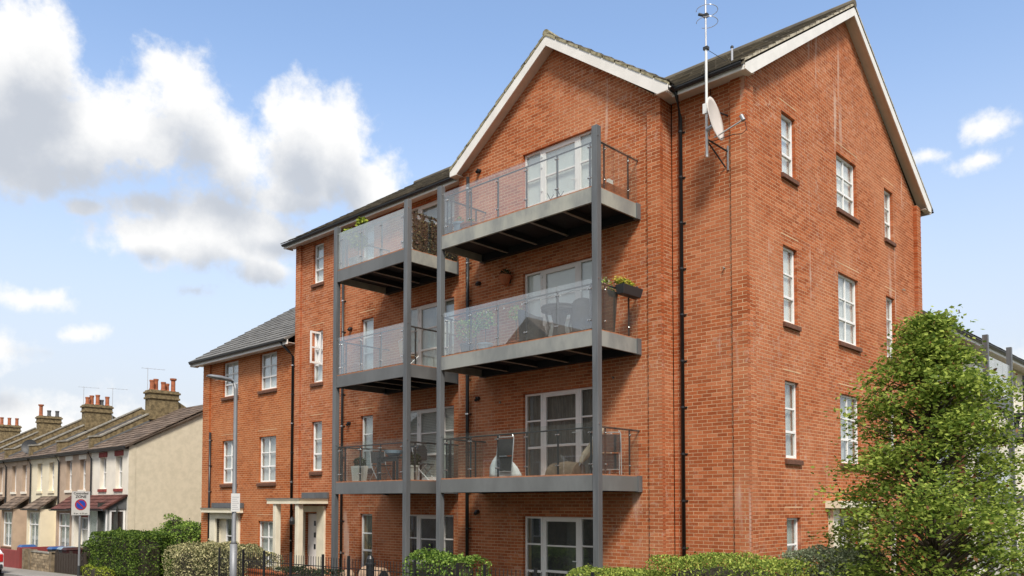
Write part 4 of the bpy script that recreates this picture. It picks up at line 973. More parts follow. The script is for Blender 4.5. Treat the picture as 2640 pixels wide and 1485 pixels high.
# ================================================================== AERIAL MAST AND DISH
def aerial():
    x, y = -8.385, 14.42
    t = thing('aerial_mast', 'tall thin white aerial mast bracketed to the wall near the corner', 'aerial', (x, y, 9.26))
    MB().tube([(x, y, 9.26), (x, y, 11.45)], .026, 10).build('mast', 'white_paint', t); MB().tube([(x, y, 11.45), (x, y, 14.2)], .019, 10).build('upper_mast', 'alu', t)
    for z in (11.46, 12.13): MB().box(x-.05, x+.05, y-.035, y+.045, z-.03, z+.03).build('clamp', 'dark_plastic', t)
    for z, r in ((12.22, .21), (11.98, .21)):
        pts = [(x+math.cos(a)*r+.03, y+math.sin(a)*r, z) for a in [rad(-150+300*i/24) for i in range(25)]]; MB().tube(pts, .007, 6).build('loop_dipole', 'alu', t)
    MB().tube([(x-.03, y, 12.14), (x-.14, y-.03, 12.20)], .03, 8).build('junction_box', 'dark_plastic', t)
    for z0, z1 in ((10.24, 10.26), (9.50, 9.62)):
        MB().tube([(x, y+.02, z1), (-8.24, 14.99, z0)], .017, 6).build('bracket_arm', 'dark_plastic', t)
    MB().tube([(x+.0, y+.03, 9.58), (-8.30, 14.985, 9.20)], .016, 6).build('bracket_arm', 'dark_plastic', t); MB().tube([(-8.24, 14.985, 9.12), (-8.24, 14.985, 9.62)], .02, 6).build('wall_plate', 'lamp_grey', t)
    MB().tube([(x+.0, y, 11.45), (-8.22, 14.9, 11.33)], .006, 5).build('stay', 'dark_plastic', t)
    t2 = thing('satellite_dish', 'large oval off-white satellite dish clamped to the aerial mast', 'satellite dish', (x, y, 9.9))
    # dish facing +x, slightly up; shallow bowl
    ax = Vector((.96, .13, .17)).normalized(); c = Vector((x+.15, y-.02, 9.95)); s = Vector((0, 0, 1)).cross(ax).normalized(); u = ax.cross(s)
    V, F = [], []; n = 28; rg = [0, .12, .24, .34, .40]
    for side in (0, 1):
        for r in rg:
            for i in range(n):
                a = 2*math.pi*i/n; d = (r*r)*.42-(.012 if side else 0); V.append(tuple(c+s*math.cos(a)*r*.92+u*math.sin(a)*r*1.12+ax*d))
    m = len(rg)
    for side in (0, 1):
        for j in range(m-1):
            for i in range(n): F.append(((side*m+j)*n+i, (side*m+j)*n+(i+1) % n, (side*m+j+1)*n+(i+1) % n, (side*m+j+1)*n+i))
    for i in range(n): F.append(((m-1)*n+i, (m-1)*n+(i+1) % n, (2*m-1)*n+(i+1) % n, (2*m-1)*n+i))
    MB().add(V, F).build('reflector', 'dish', t2, smooth=True)
    foot = c-u*.36+ax*.03; lnb = c+ax*.60-u*.26
    MB().tube([tuple(foot-ax*.06), tuple(lnb)], .016, 8).build('feed_arm', 'alu', t2)
    MB().tube([tuple(lnb-ax*.02-u*.02), tuple(lnb+u*.10-ax*.05)], .04, 10).build('receiver', 'lamp_grey', t2)
    MB().tube([(x, y, 9.80), tuple(c-ax*.02-u*.12)], .045, 8).build('mount', 'alu', t2)
    MB().box(x-.06, x+.03, y-.05, y+.05, 10.13, 10.33).build('relay_box', 'white_paint', t2)
    cb = [tuple(lnb+Vector((.0, .02, -.05))), tuple(lnb+Vector((.02, .05, -.2))), tuple(lnb+Vector((-.12, .1, -.22))), tuple(lnb+Vector((-.3, .12, -.17))), (x+.12, y+.05, 9.56), (x, y+.03, 9.6)]
    MB().tube(cb, .008, 6).build('cable', 'black_plastic', t2)
    MB().tube([(-8.62, 14.98, 10.92), (-8.60, 14.95, 10.75), (-8.62, 14.97, 10.2), (-8.6, 14.9, 9.9), (x, y+.04, 9.92)], .009, 6).build('cable', 'black_plastic', t2)
    t3 = thing('roof_vent_pipe', 'short grey vent pipe standing up from the dark roof behind the aerial mast', 'vent pipe', (-8.3, 15.25, 11.4))
    MB().tube([(-8.32, 15.35, 11.40), (-8.32, 15.35, 11.82)], .022, 8).build('pipe', 'alu', t3); MB().lathe([(.022, 0), (.034, .01), (.034, .04), (.015, .06)], (-8.32, 15.35, 11.81), 10).build('cowl', 'dark_plastic', t3)
aerial()

# ================================================================== OLD TERRACE
TY, TX, TW = 15.0, -37.67, 4.42
TE, TS, TRY = 4.95, .53, 19.1       # eave height, slope, ridge line
def terrace_house(k, label, wallm, lintel, sillm, porch, n_up=2, chimney=None, gable_end=False):
    xr = TX-TW*k; xl = xr-TW; gz = ground_z(xr)-.05; F = Front(TY)
    t = thing('terraced_house', label, 'house', ((xl+xr)/2, TY+2, gz), 'old terraced houses along the street')
    ups = [(xr-1.47, xr-.72), (xr-3.33, xr-2.57)]
    holes = [(a, b, 3.08, 4.56) for a, b in ups]
    if porch == 'bay': holes.append((xr-1.75, xr-.6, gz+.1, 1.95))
    m = MB(); us = sorted({xl, xr, *[h[0] for h in holes], *[h[1] for h in holes]}); zz = sorted({gz-.3, TE+.05, *[h[2] for h in holes], *[h[3] for h in holes]})
    for a, b in zip(us[:-1], us[1:]):
        for c, d in zip(zz[:-1], zz[1:]):
            if not any(h[0] <= (a+b)/2 <= h[1] and h[2] <= (c+d)/2 <= h[3] for h in holes): m.box(a, b, TY, TY+.28, c, d)
    m.build('front_wall', wallm, t)
    side = MB(); ry = TRY; zr = TE+TS*(TRY-TY)
    side.prism([(xr-.02, TY+.29, gz-.3), (xr-.02, 2*ry-TY, gz-.3), (xr-.02, 2*ry-TY, TE), (xr-.02, ry, zr-.05), (xr-.02, TY+.29, TE+.1)], (-.22, 0, 0))
    side.box(xl, xr-.25, 2*ry-TY-.3, 2*ry-TY, gz-.3, TE); side.build('gable_wall' if gable_end else 'side_wall', 'render_cream' if gable_end else 'stock_brick', t)
    if gable_end: MB().box(xr-.02, xr+.001, TY-.001, TY+.295, gz-.3, TE+.06).build('wall_edge', 'render_cream', t)
    for a, b in ups:
        f = window(F, a, b, 3.08, 4.56, t, (1,), (1.1, 1), 'net', sill=False, rec=.17, fr=.055, lintel=False, name='upper_window')
        MB().box(a-.10, b+.10, TY-.06, TY+.17, 2.95, 3.078).build('sill', sillm, f)
        MB().box(a-.12, b+.12, TY-.02, TY+.10, 4.562, 4.80).build('lintel', lintel, f)
    # roof
    es = np.array((0, 1, TS)); es /= np.linalg.norm(es); L = math.hypot(TRY-TY+.25, TS*(TRY-TY+.25))
    ov = .12 if gable_end else -.0
    rf = MB().prism([(xl, TY-.22, TE-.02), (xl, TRY, zr+.0), (xl, 2*TRY-TY+.2, TE-.02), (xl, 2*TRY-TY+.2, TE-.08), (xl, TRY, zr-.08), (xl, TY-.22, TE-.08)], (xr-xl+ov, 0, 0)).build('roof', 'tile_terrace', t)
    P = tile_field((xl+.13, TY-.25, TE-.015), (1, 0, 0), es, xr-xl-.13+ov, L, tw=.34, gauge=.33, th=.035); pieces('roof_tile', P, 'tile_terrace', rf, 'roof_tiling')
    MB().tube([(xl, TRY, zr+.04), (xr+ov, TRY, zr+.04)], .11, 8).build('ridge', 'tile_terrace', rf)
    gutter(t, (xl, TY-.27, TE-.02), (xr+ov, TY-.27, TE-.02)); MB().box(xl, xr, TY-.21, TY-.001, TE-.12, TE-.05).build('eaves_board', 'black_plastic', t)
    # party wall standing above the roof with stone coping, at the left side
    h = .55; x = xl-.13
    pw = MB().prism([(x, TY-.1, TE-.05), (x, TY-.1, TE+.62), (x, TY+.35, TE+.68), (x, TRY, zr+h), (x, 2*TRY-TY, TE+.35), (x, 2*TRY-TY, TE-.1), (x, TRY, zr-.1)], (.26, 0, 0)).build('party_wall', 'stock_brick', t)
    MB().prism([(x-.04, TY-.14, TE+.622), (x-.04, TY+.35, TE+.682), (x-.04, TRY, zr+h+.002), (x-.04, TRY, zr+h+.06), (x-.04, TY+.33, TE+.75), (x-.04, TY-.14, TE+.70)], (.34, 0, 0)).build('coping', 'coping', pw)
    MB().prism([(x+.262, TY+.05, TE+.16), (x+.262, TRY, zr+.10), (x+.262, TRY, zr+.22), (x+.262, TY+.05, TE+.27)], (.012, 0, 0)).build('flashing', 'lead', pw)
    if chimney:
        cy, L2, pots = chimney; cz = zr+.98
        c = MB(); c.box(x-.18, x+.44, cy-L2/2, cy+L2/2, zr-.5, cz-.42); c.box(x-.24, x+.50, cy-L2/2-.06, cy+L2/2+.06, cz-.42, cz-.32); c.box(x-.20, x+.46, cy-L2/2-.02, cy+L2/2+.02, cz-.32, cz-.14); c.box(x-.26, x+.52, cy-L2/2-.08, cy+L2/2+.08, cz-.14, cz-.04); c.box(x-.20, x+.46, cy-L2/2-.02, cy+L2/2+.02, cz-.04, cz+.03)
        ch = c.build('chimney', 'stock_brick', t, bevel=.015)
        for i, (pm, hh, dx) in enumerate(pots):
            py_ = cy-L2/2+.16+(L2-.32)*i/max(1, len(pots)-1)
            fl = .04 if hh > .65 else 0
            MB().lathe([(.13, 0), (.135, .05), (.11, .08), (.105, hh-.12), (.12+fl, hh-.08), (.13+fl, hh), (.09, hh), (.085, hh-.2)], (x+.13+dx, py_, cz+.03), 14).build('chimney_pot', pm, ch)
    # ground floor
    if porch == 'bay':
        px0, px1 = xr-2.35, xr-.25; yb = TY-.75; gx = ground_z(xr)
        b = MB(); b.box(px0, px0+.24, yb, TY-.001, gx-.2, 2.12); b.box(px1-.24, px1, yb, TY-.001, gx-.2, 2.12); b.box(px0+.24, px1-.24, yb, yb+.2, 1.95, 2.12); b.box(px0+.24, px1-.24, yb, yb+.2, gx-.2, .05)
        bw = b.build('bay', wallm if wallm != 'render_yellow' else 'render_yellow', t)
        window(Front(yb), px0+.24, px1-.24, .05, 1.95, t, (1, 1), (2.1, 1), 'net', sill=True, rec=.07, lintel=False, name='bay_window')
        lean_to(t, px0-.15, px1+.12, yb-.18, TY, 2.12, 2.78, 'tile_terrace' if k > 1 else 'tile_red')
        # entrance door beside the bay
        dx = xl+.55; d = MB().box(dx, dx+.85, TY-.03, TY-.001, gx, 1.55).build('front_door', 'upvc', t); MB().box(dx+.2, dx+.65, TY-.036, TY-.031, .75, 1.35).build('door_light', 'pane_glass', d); MB().box(dx-.08, dx+.93, TY-.05, TY-.002, 1.56, 2.0).build('fanlight', 'upvc', t)
    elif porch == 'porch':
        px0, px1 = xl+.1, xr-.15; yb = TY-.85; gx = ground_z(xr)
        p = MB(); p.box(px0, px0+.3, yb, TY-.001, gx-.2, 2.14); p.box(px0+.3, px0+1.75, yb+.3, TY-.001, gx-.2, .35); p.box(px0+.3, px0+1.75, yb+.3, TY-.001, 1.75, 2.14); p.box(px0+1.75, px0+2.05, yb+.1, TY-.001, gx-.2, 2.14)
        p.build('bay', wallm, t)
        MB().box(px0+.28, px0+1.77, yb+.27, yb+.298, 1.78, 2.08).build('lintel', 'red_paint', t)
        window(Front(yb+.3), px0+.3, px0+1.75, .35, 1.75, t, (1, 1), (1.6, 1), 'net', sill=True, rec=.05, lintel=False, name='bay_window')
        window(Front(yb), px0+2.06, px1-.05, gx, 2.14, t, (1, 1), (.55, .5, 1.2), 'net', sill=False, rec=.0, lintel=False, name='porch_screen', fr=.07)
        window(Right(px1-.04), yb+.14, TY-.03, gx, 2.14, t, (1,), (.6, 1), 'room', sill=False, rec=.0, lintel=False, name='porch_screen', fr=.09)
        lean_to(t, px0-.1, px1+.1, yb-.2, TY, 2.15, 2.80, 'tile_red')
        MB().prism([(px1+.0, yb-.1, 2.15), (px1+.0, TY-.002, 2.15), (px1+.0, TY-.002, 2.72)], (-.04, 0, 0)).build('porch_cheek', 'lead', t)
    # rainwater pipe at the party wall
    MB().tube([(xl+.18, TY-.27, TE-.05), (xl+.18, TY-.07, TE-.4), (xl+.18, TY-.07, gz)], .04, 8).build('downpipe', 'black_plastic', t)
    return t
def lean_to(t, x0, x1, y0, y1, z0, z1, m):
    r = MB().prism([(x0, y0, z0), (x0, y1-.002, z1), (x0, y1-.002, z1-.06), (x0, y0, z0-.05)], (x1-x0, 0, 0)).build('lean_to_roof', m, t)
    es = np.array((0, y1-y0, z1-z0)); L = float(np.linalg.norm(es)); es = es/L
    P = tile_field((x0, y0-.02, z0), (1, 0, 0), es, x1-x0, L, tw=.34, gauge=.27, th=.04); pieces('roof_tile', P, m, r, 'tiling', len(P), np.arange(len(P)))
    gutter(t, (x0-.05, y0-.06, z0), (x1+.05, y0-.06, z0))
O, Gp = 'pot_orange', 'pot_grey'
terrace_house(0, 'white end-of-terrace house with red lintels and a bare cream gable wall', 'render_white', 'red_paint', 'red_paint', 'porch', chimney=(18.35, 1.45, [(O, .5, .1), (O, .6, -.1), (O, .45, .12), (O, .42, -.1), (O, .7, 0)]), gable_end=True)
terrace_house(1, 'tan pebbledash terraced house with white lintels, second from the brick wing', 'render_tan', 'render_white', 'render_white', 'bay')
terrace_house(2, 'pale yellow terraced house, third from the brick wing', 'render_yellow', 'render_yellow', 'render_yellow', 'bay', chimney=(18.4, 1.45, [(O, .42, .1), (O, .55, -.05), (O, .6, .08), (Gp, .35, -.1), (O, .55, 0)]))
terrace_house(3, 'tan terraced house with a grey satellite dish, fourth from the brick wing', 'render_tan', 'render_tan', 'render_white', 'bay')
terrace_house(4, 'brown terraced house cut by the left edge of the picture, fifth from the brick wing', 'render_tan', 'render_tan', 'render_white', 'bay', chimney=(18.6, 1.3, [(O, .75, 0), (Gp, .4, 0), (Gp, .4, 0)]))
terrace_house(5, 'sixth terraced house from the brick wing, only roof and party wall showing', 'render_tan', 'render_tan', 'render_white', None)
terrace_house(6, 'seventh terraced house from the brick wing, with three orange chimney pots', 'render_tan', 'render_tan', 'render_white', None, chimney=(18.7, 1.3, [(O, .55, 0), (O, .55, 0), (O, .55, 0)]))
def terrace_bits():
    for lab, x, y, z, h in (('thin television aerial on the chimney nearest the brick wing', TX-TW-.28, 17.72, 7.7, 1.6), ('left thin television aerial on the second chimney stack', TX-3*TW-.28, 17.75, 7.5, 1.7), ('right thin television aerial on the second chimney stack', TX-3*TW+.3, 19.15, 7.3, 1.9)):
        t = thing('television_aerial', lab, 'aerial', (x, y, z), 'television aerials on the old chimneys')
        MB().tube([(x, y, z-.3), (x, y, z+h)], .014, 5).build('mast', 'alu', t); MB().tube([(x-.1, y-.25, z+h-.03), (x+.1, y+.85, z+h-.03)], .009, 5).build('boom', 'alu', t)
        for i in range(6): MB().tube([(x-.1+.04*i-.14, y-.25+.2*i+.02, z+h-.03), (x-.1+.04*i+.14, y-.25+.2*i-.02, z+h-.03)], .005, 4).build('element', 'alu', t)
    c = Vector((TX-3*TW-1.5, 15.35, 5.62)); t = thing('roof_dish', 'dark grey satellite dish on the tan terraced house roof', 'satellite dish', (c.x, c.y+.2, 5.1))
    ax = Vector((.75, -.6, .25)).normalized(); s = Vector((0, 0, 1)).cross(ax).normalized(); u = ax.cross(s); V, F = [], []; n = 20
    for r in (.02, .2, .36, .42):
        for i in range(n): a = 2*math.pi*i/n; V.append(tuple(c+s*math.cos(a)*r+u*math.sin(a)*r+ax*r*r*.5))
    for j in range(3):
        for i in range(n): F.append((j*n+i, j*n+(i+1) % n, (j+1)*n+(i+1) % n, (j+1)*n+i))
    MB().add(V, F).build('reflector', 'dark_plastic', t); MB().tube([tuple(c), (c.x-.05, c.y+.25, 5.12)], .025, 6).build('mount', 'dark_plastic', t)
    # front garden walls, fence, bins
    gz = ground_z(-42)
    t = thing('garden_wall', 'maroon painted garden wall at the left edge of the street', 'wall', (-45.5, 12.6, gz)); MB().box(-47.6, -44.05, 12.5, 12.72, gz-.2, gz+.78).build('wall', 'wall_red', t); MB().box(-44.04, -43.62, 12.45, 14.6, gz-.2, gz+.95).build('pier', 'wall_red', t)
    t = thing('stone_garden_wall', 'buff stone block garden wall with square pillars', 'wall', (-41.2, 12.6, gz)); P = []
    for r in range(6):
        x = -42.45+(.2 if r % 2 else 0)
        while x < -39.75:
            w = random.uniform(.28, .5); e = min(x+w, -39.72); P.append((x, e-.015, 12.52+random.uniform(-.01, .01), 12.74, gz+.02+r*.135, gz+.02+r*.135+.122)); x = e
            if e >= -39.73: break
    pieces('stone', boxes8(P), 'stone_wall', t, 'stonework', len(P), np.arange(len(P))); MB().box(-42.46, -39.72, 12.55, 12.72, gz-.15, gz+.80).build('mortar_core', 'mortar', t)
    for x in (-43.35, -42.48, -39.70): MB().box(x, x+.30, 12.48, 12.78, gz-.15, gz+.92).build('pillar', 'stone_wall', t)
    MB().box(-42.5, -39.4, 12.49, 12.77, gz+.82, gz+.87).build('coping', 'coping', t)
    t = thing('board_fence', 'low dark brown close-boarded garden fence beside the sign pole', 'fence', (-37.5, 12.65, ground_z(-38)))
    for i in range(22):
        x = -39.35+i*.15; MB().box(x, x+.135, 12.60+(i % 2)*.015, 12.618+(i % 2)*.015, ground_z(x)-.02, ground_z(x)+.86+random.uniform(-.01, .01)).build('board', 'wood_dark', t)
    for x in (-39.4, -37.7, -36.1): MB().box(x, x+.09, 12.64, 12.73, ground_z(x)-.1, ground_z(x)+.95).build('post', 'wood_dark', t)
    MB().box(-39.3, -36.1, 12.637, 12.665, ground_z(-38)+.55, ground_z(-38)+.62).build('fence_rail', 'wood_dark', t)
    for lab, x, y, col in (('blue lidded wheelie bin behind the maroon wall', -45.3, 13.25, 'blue_plastic'), ('blue lidded bin behind the stone wall', -40.9, 13.2, 'blue_plastic'), ('pale blue lidded bin behind the stone wall', -40.1, 13.35, 'blue_pale'), ('dark maroon lidded bin behind the dark fence', -39.05, 13.2, 'maroon')):
        g = ground_z(x); t = thing('wheelie_bin', lab, 'bin', (x, y, g), 'bins in the front gardens')
        MB().hexa([(x-.2, y-.24, g+.05), (x+.2, y-.24, g+.05), (x+.2, y+.24, g+.05), (x-.2, y+.24, g+.05)], [(x-.28, y-.33, g+.95), (x+.28, y-.33, g+.95), (x+.28, y+.33, g+.95), (x-.28, y+.33, g+.95)]).build('body', 'dark_plastic' if col != 'maroon' else 'maroon', t, bevel=.02)
        MB().hexa([(x-.31, y-.37, g+.952), (x+.31, y-.37, g+.952), (x+.31, y+.37, g+.952), (x-.31, y+.37, g+.952)], [(x-.24, y-.28, g+1.06), (x+.24, y-.28, g+1.06), (x+.24, y+.28, g+1.06), (x-.24, y+.28, g+1.06)]).build('lid', col, t, bevel=.02)
        for sx in (-.22, .22): MB().tube([(x+sx-.03, y+.26, g+.1), (x+sx+.03, y+.26, g+.1)], .1, 12).build('wheel', 'tyre', t)
terrace_bits()

# ================================================================== STREET FURNITURE
def text_mesh(name, body, size, m, parent, origin, right, up, out, align='CENTER', bold=0.0):
    cu = bpy.data.curves.new(name, 'FONT'); cu.body = body; cu.size = size; cu.align_x = align; cu.extrude = .0015; cu.offset = bold
    ob = bpy.data.objects.new(name+'_src', cu); COL.objects.link(ob); dg = bpy.context.evaluated_depsgraph_get(); dg.update()
    me = bpy.data.meshes.new_from_object(ob.evaluated_get(dg)); bpy.data.objects.remove(ob)
    M = Matrix((right, up, out)).transposed(); o3 = Vector(origin)
    for v in me.vertices: v.co = o3+M @ v.co
    me.materials.clear(); me.materials.append(MAT[m]); o = bpy.data.objects.new(name, me); link(o, parent); return o
def street_things():
    # controlled zone sign, facing up the street (+x)
    x, y = -35.9, 12.42; g = ground_z(x); t = thing('parking_zone_sign', 'white controlled zone parking sign with blue and red roundel on a grey pole', 'sign', (x, y, g))
    MB().tube([(x-.05, y, g-.2), (x-.05, y, 2.6)], .042, 12).build('pole', 'lamp_grey', t); MB().tube([(x-.05, y, g-.1), (x-.05, y, g+.42)], .06, 12).build('pole_base', 'dark_plastic', t)
    w, h, z0 = .70, .97, 1.93
    pl = MB().box(x, x+.012, y-w/2, y+w/2, z0, z0+h).build('plate', 'sign_face', t, bevel=.004); fx = x+.013
    def disc(nm, r, m, off, c=(y, z0+.43)):
        V = [(fx+off, c[0]+math.cos(2*math.pi*i/40)*r, c[1]+math.sin(2*math.pi*i/40)*r) for i in range(40)]
        MB().prism(V, (.0015, 0, 0)).build(nm, m, pl)
    disc('roundel_rim', .225, 'sign_red', 0); disc('roundel', .175, 'sign_blue', .003)
    a = rad(-45); c, s = math.cos(a), math.sin(a); L, W_ = .195, .026
    MB().prism([(fx+.006, y+c*dl-s*dw, z0+.43+s*dl+c*dw) for dl, dw in ((-L, -W_), (L, -W_), (L, W_), (-L, W_))], (.0015, 0, 0)).build('roundel_bar', 'sign_red', pl)
    R_, U_, N_ = Vector((0, 1, 0)), Vector((0, 0, 1)), Vector((1, 0, 0))
    text_mesh('lettering', 'Controlled', .125, 'sign_black', pl, (fx+.001, y, z0+.845), R_, U_, N_, bold=.003); text_mesh('lettering', 'ZONE', .15, 'sign_black', pl, (fx+.001, y, z0+.70), R_, U_, N_, bold=.004)
    text_mesh('lettering', '8 am - 6.30 pm', .085, 'sign_black', pl, (fx+.001, y, z0+.045), R_, U_, N_, bold=.001)
    for e in ((y-w/2+.008, y+w/2-.008, z0+.008, z0+.014), (y-w/2+.008, y+w/2-.008, z0+h-.014, z0+h-.008), (y-w/2+.008, y-w/2+.014, z0+.008, z0+h-.008), (y+w/2-.014, y+w/2-.008, z0+.008, z0+h-.008)): MB().box(fx, fx+.0015, *e).build('border', 'notice_ink', pl)
    # street lamp
    x, y = -21.28, 11.32; g = ground_z(x); t = thing('street_lamp', 'tall slim grey street lamp on the pavement before the brick wing', 'street lamp', (x, y, g))
    MB().tube([(x, y, g-.2), (x, y, 1.30)], .098, 16).build('base_column', 'lamp_grey', t, smooth=True); MB().tube([(x, y, 1.30), (x, y, 1.38), (x, y, 5.55), (x, y-.03, 5.68), (x, y-.12, 5.74)], [.098, .062, .052, .045, .04], 14).build('column', 'lamp_grey', t, smooth=True)
    V, F = [], []
    prof = [(-.08, .035, .05), (-.20, .11, .075), (-.48, .15, .085), (-.74, .115, .065), (-.84, .035, .03)]
    n = 12
    for dy, hw, hh in prof:
        for i in range(n): a_ = 2*math.pi*i/n; V.append((x+math.cos(a_)*hw, y+dy, 5.76-dy*.08+math.sin(a_)*hh*(1.0 if math.sin(a_) > 0 else .45)))
    for j in range(len(prof)-1):
        for i in range(n): F.append((j*n+i, j*n+(i+1) % n, (j+1)*n+(i+1) % n, (j+1)*n+i))
    F += [tuple(range(n)), tuple(range(4*n, 5*n))[::-1]]; hd = MB().add(V, F).build('lamp_head', 'lamp_grey', t, smooth=True)
    MB().box(x-.08, x+.08, y-.58, y-.22, 5.735, 5.75).build('lens', 'pane_glass', hd)
    nt = thing('lamp_notice', 'white printed notice fixed to the street lamp column', 'notice', (x+.06, y, 2.2)); MB().box(x+.062, x+.070, y-.13, y+.13, 2.18, 2.68).build('plate', 'white_paint', nt)
    for i in range(7): MB().box(x+.0705, x+.0715, y-.10, y+.10-.03*(i % 3), 2.24+i*.055, 2.255+i*.055).build('print_line', 'notice_ink', nt)
    for z in (2.26, 2.6): MB().lathe([(.060, -.012), (.064, -.01), (.064, .01), (.060, .012)], (x, y, z), 14).build('strap', 'alu', nt)
    # railings
    t = thing('railings', 'black vertical bar railings along the front garden', 'railings', (-17, 12.0, ground_z(-17)))
    xs = -28.9; bar = MB().tube([(0, 0, 0), (0, 0, 1.28), (0, 0, 1.30)], [.008, .008, .003], 6); me = None
    posts = [-23.4, -22.0, -20.86, -19.49, -18.0, -16.9, -14.4, -13.0, -12.18, -10.79, -9.4]
    for p in posts: MB().box(p-.024, p+.024, 11.975, 12.025, ground_z(p)-.05, 1.12+(ground_z(p)+.25)*.4).build('post', 'black_plastic', t)
    x = -23.4
    while x < -9.4:
        if min(abs(x-p) for p in posts) > .05:
            if me is None: o = bar.build('bar', 'black_plastic', None); me = o.data
            else: o = bpy.data.objects.new('bar', me); COL.objects.link(o)
            o.parent = t; o.location = Vector((x, 12.0, ground_z(x)+.06))-wo(t); o.scale = (1, 1, (1.06+(ground_z(x)+.25)*.4-ground_z(x)-.06)/1.3)
        x += .113
    for a, b in zip(posts[:-1], posts[1:]):
        for za in (.10, .93):
            q = lambda v: ground_z(v)*.5+za; MB().hexa([(a, 11.99, q(a)), (b, 11.99, q(b)), (b, 12.01, q(b)), (a, 12.01, q(a))], [(a, 11.99, q(a)+.02), (b, 11.99, q(b)+.02), (b, 12.01, q(b)+.02), (a, 12.01, q(a)+.02)]).build('cross_rail', 'black_plastic', t)
    t = thing('bollard', 'short thick black bollard with domed top behind the railings', 'bollard', (-16.3, 12.2, -.25)); MB().lathe([(.10, 0), (.10, 1.16), (.115, 1.17), (.115, 1.22), (.095, 1.24), (.09, 1.33), (.05, 1.40), (.01, 1.42)], (-16.3, 12.2, -.25), 16).build('body', 'black_plastic', t)
    MB().lathe([(.103, 0), (.103, .05)], (-16.3, 12.2, .92), 16).build('reflective_band', 'white_paint', t)
    t = thing('low_brick_wall', 'low red brick planter wall behind the railings by the porch', 'wall', (-21.8, 12.75, -.3)); MB().box(-23.05, -20.5, 12.62, 12.82, -.5, .40).build('core', 'mortar', t); P = []
    for r in range(11):
        u = -23.06-(.11 if r % 2 else 0)
        while u < -20.5: P.append((max(u, -23.06), min(u+.215, -20.49), 12.605, 12.835, -.42+r*.075, -.355+r*.075)); u += .225
    pieces('brick', boxes8([p for p in P if p[1]-p[0] > .03]), 'brick', t, 'brickwork', 0); MB().box(-23.09, -20.46, 12.57, 12.87, .402, .455).build('coping', 'brick', t)
    for i, (lab, x, y) in enumerate((('left of two tan round-topped planters behind the railings', -18.0, 13.45), ('right of two tan round-topped planters behind the railings', -17.45, 13.35))):
        t = thing('barrel_planter', lab, 'planter', (x, y, -.22), 'tan planters under the narrow balconies'); V = [(x-.2, y-.24*math.cos(math.pi*j/14), .42+.33*math.sin(math.pi*j/14)) for j in range(15)]
        MB().prism([(x-.2, y+.24, -.25)]+V[::-1]+[(x-.2, y-.24, -.25)], (.38, 0, 0)).build('body', 'tan_stone', t, bevel=.02); V2 = [(x+.181, y-.18*math.cos(math.pi*j/14), .42+.25*math.sin(math.pi*j/14)) for j in range(15)]
        MB().prism([(x+.181, y+.18, -.1)]+V2[::-1]+[(x+.181, y-.18, -.1)], (.004, 0, 0)).build('dark_end_panel', 'under_deck', t)  # near-black plate on the solid body stands in for a shaded hollow
    for lab, x, y, r in (('pinkish boulder in the low planting left of the narrow balcony post', -20.1, 13.0, .26), ('small pinkish boulder beside the downpipe', -19.6, 13.9, .2)):
        t = thing('boulder', lab, 'boulder', (x, y, .2)); V, F = [], []; n = 12
        for j in range(7):
            for i in range(n): a_ = 2*math.pi*i/n; ph = math.pi*j/6; rr = r*(1+.15*math.sin(3*a_+j)+.1*math.sin(5*a_)); V.append((x+rr*math.sin(ph)*math.cos(a_)*1.2+.001*i, y+rr*math.sin(ph)*math.sin(a_), .25+r+rr*math.cos(ph)*.9-.1))
        for j in range(6):
            for i in range(n): F.append((j*n+i, j*n+(i+1) % n, (j+1)*n+(i+1) % n, (j+1)*n+i))
        MB().add(V, F).build('stone', 'tan_stone', t, smooth=True); MB().box(x-r, x+r, y-r, y+r, -.4, .30).build('plinth', 'soil', t)
    # car at the very left edge, rear towards us
    x0, yc = -40.45, 10.1; g = ground_z(x0)-.116; t = thing('parked_car', 'white car with red tail lights cut off by the left edge of the picture', 'car', (x0-2, yc, g))
    secs = [(0, .82, .42, .98), (-.12, .86, .30, 1.02), (-.75, .86, .28, 1.42), (-2.4, .86, .28, 1.44), (-3.2, .86, .30, 1.0), (-4.1, .82, .32, .86), (-4.25, .75, .4, .7)]
    V, F = [], []
    for dx, hw, za, zb in secs: V += [(x0+dx, yc-hw, g+za), (x0+dx, yc+hw, g+za), (x0+dx, yc+hw, g+min(zb, .95)), (x0+dx, yc+hw*(.82 if zb > 1.1 else .95), g+zb), (x0+dx, yc-hw*(.82 if zb > 1.1 else .95), g+zb), (x0+dx, yc-hw, g+min(zb, .95))]
    for j in range(len(secs)-1):
        for i in range(6): F.append((j*6+i, j*6+(i+1) % 6, (j+1)*6+(i+1) % 6, (j+1)*6+i))
    F += [(0, 1, 2, 3, 4, 5), tuple(range(36, 42))[::-1]]; body = MB().add(V, F).build('body', 'car_white', t, bevel=.05)
    for sy in (-.72, .72): MB().box(x0-.02, x0+.03, yc+sy-.1, yc+sy+.1, g+.62, g+.95).build('tail_light', 'tail_red', t, bevel=.02)
    MB().hexa([(x0-.10, yc-.68, g+1.03), (x0-.10, yc+.68, g+1.03), (x0-.14, yc+.68, g+1.03), (x0-.14, yc-.68, g+1.03)], [(x0-.68, yc-.60, g+1.40), (x0-.68, yc+.60, g+1.40), (x0-.72, yc+.60, g+1.40), (x0-.72, yc-.60, g+1.40)]).build('rear_window', 'pane_glass', t)
    MB().box(x0-.04, x0+.06, yc-.80, yc+.80, g+.34, g+.52).build('bumper', 'dark_plastic', t, bevel=.03)
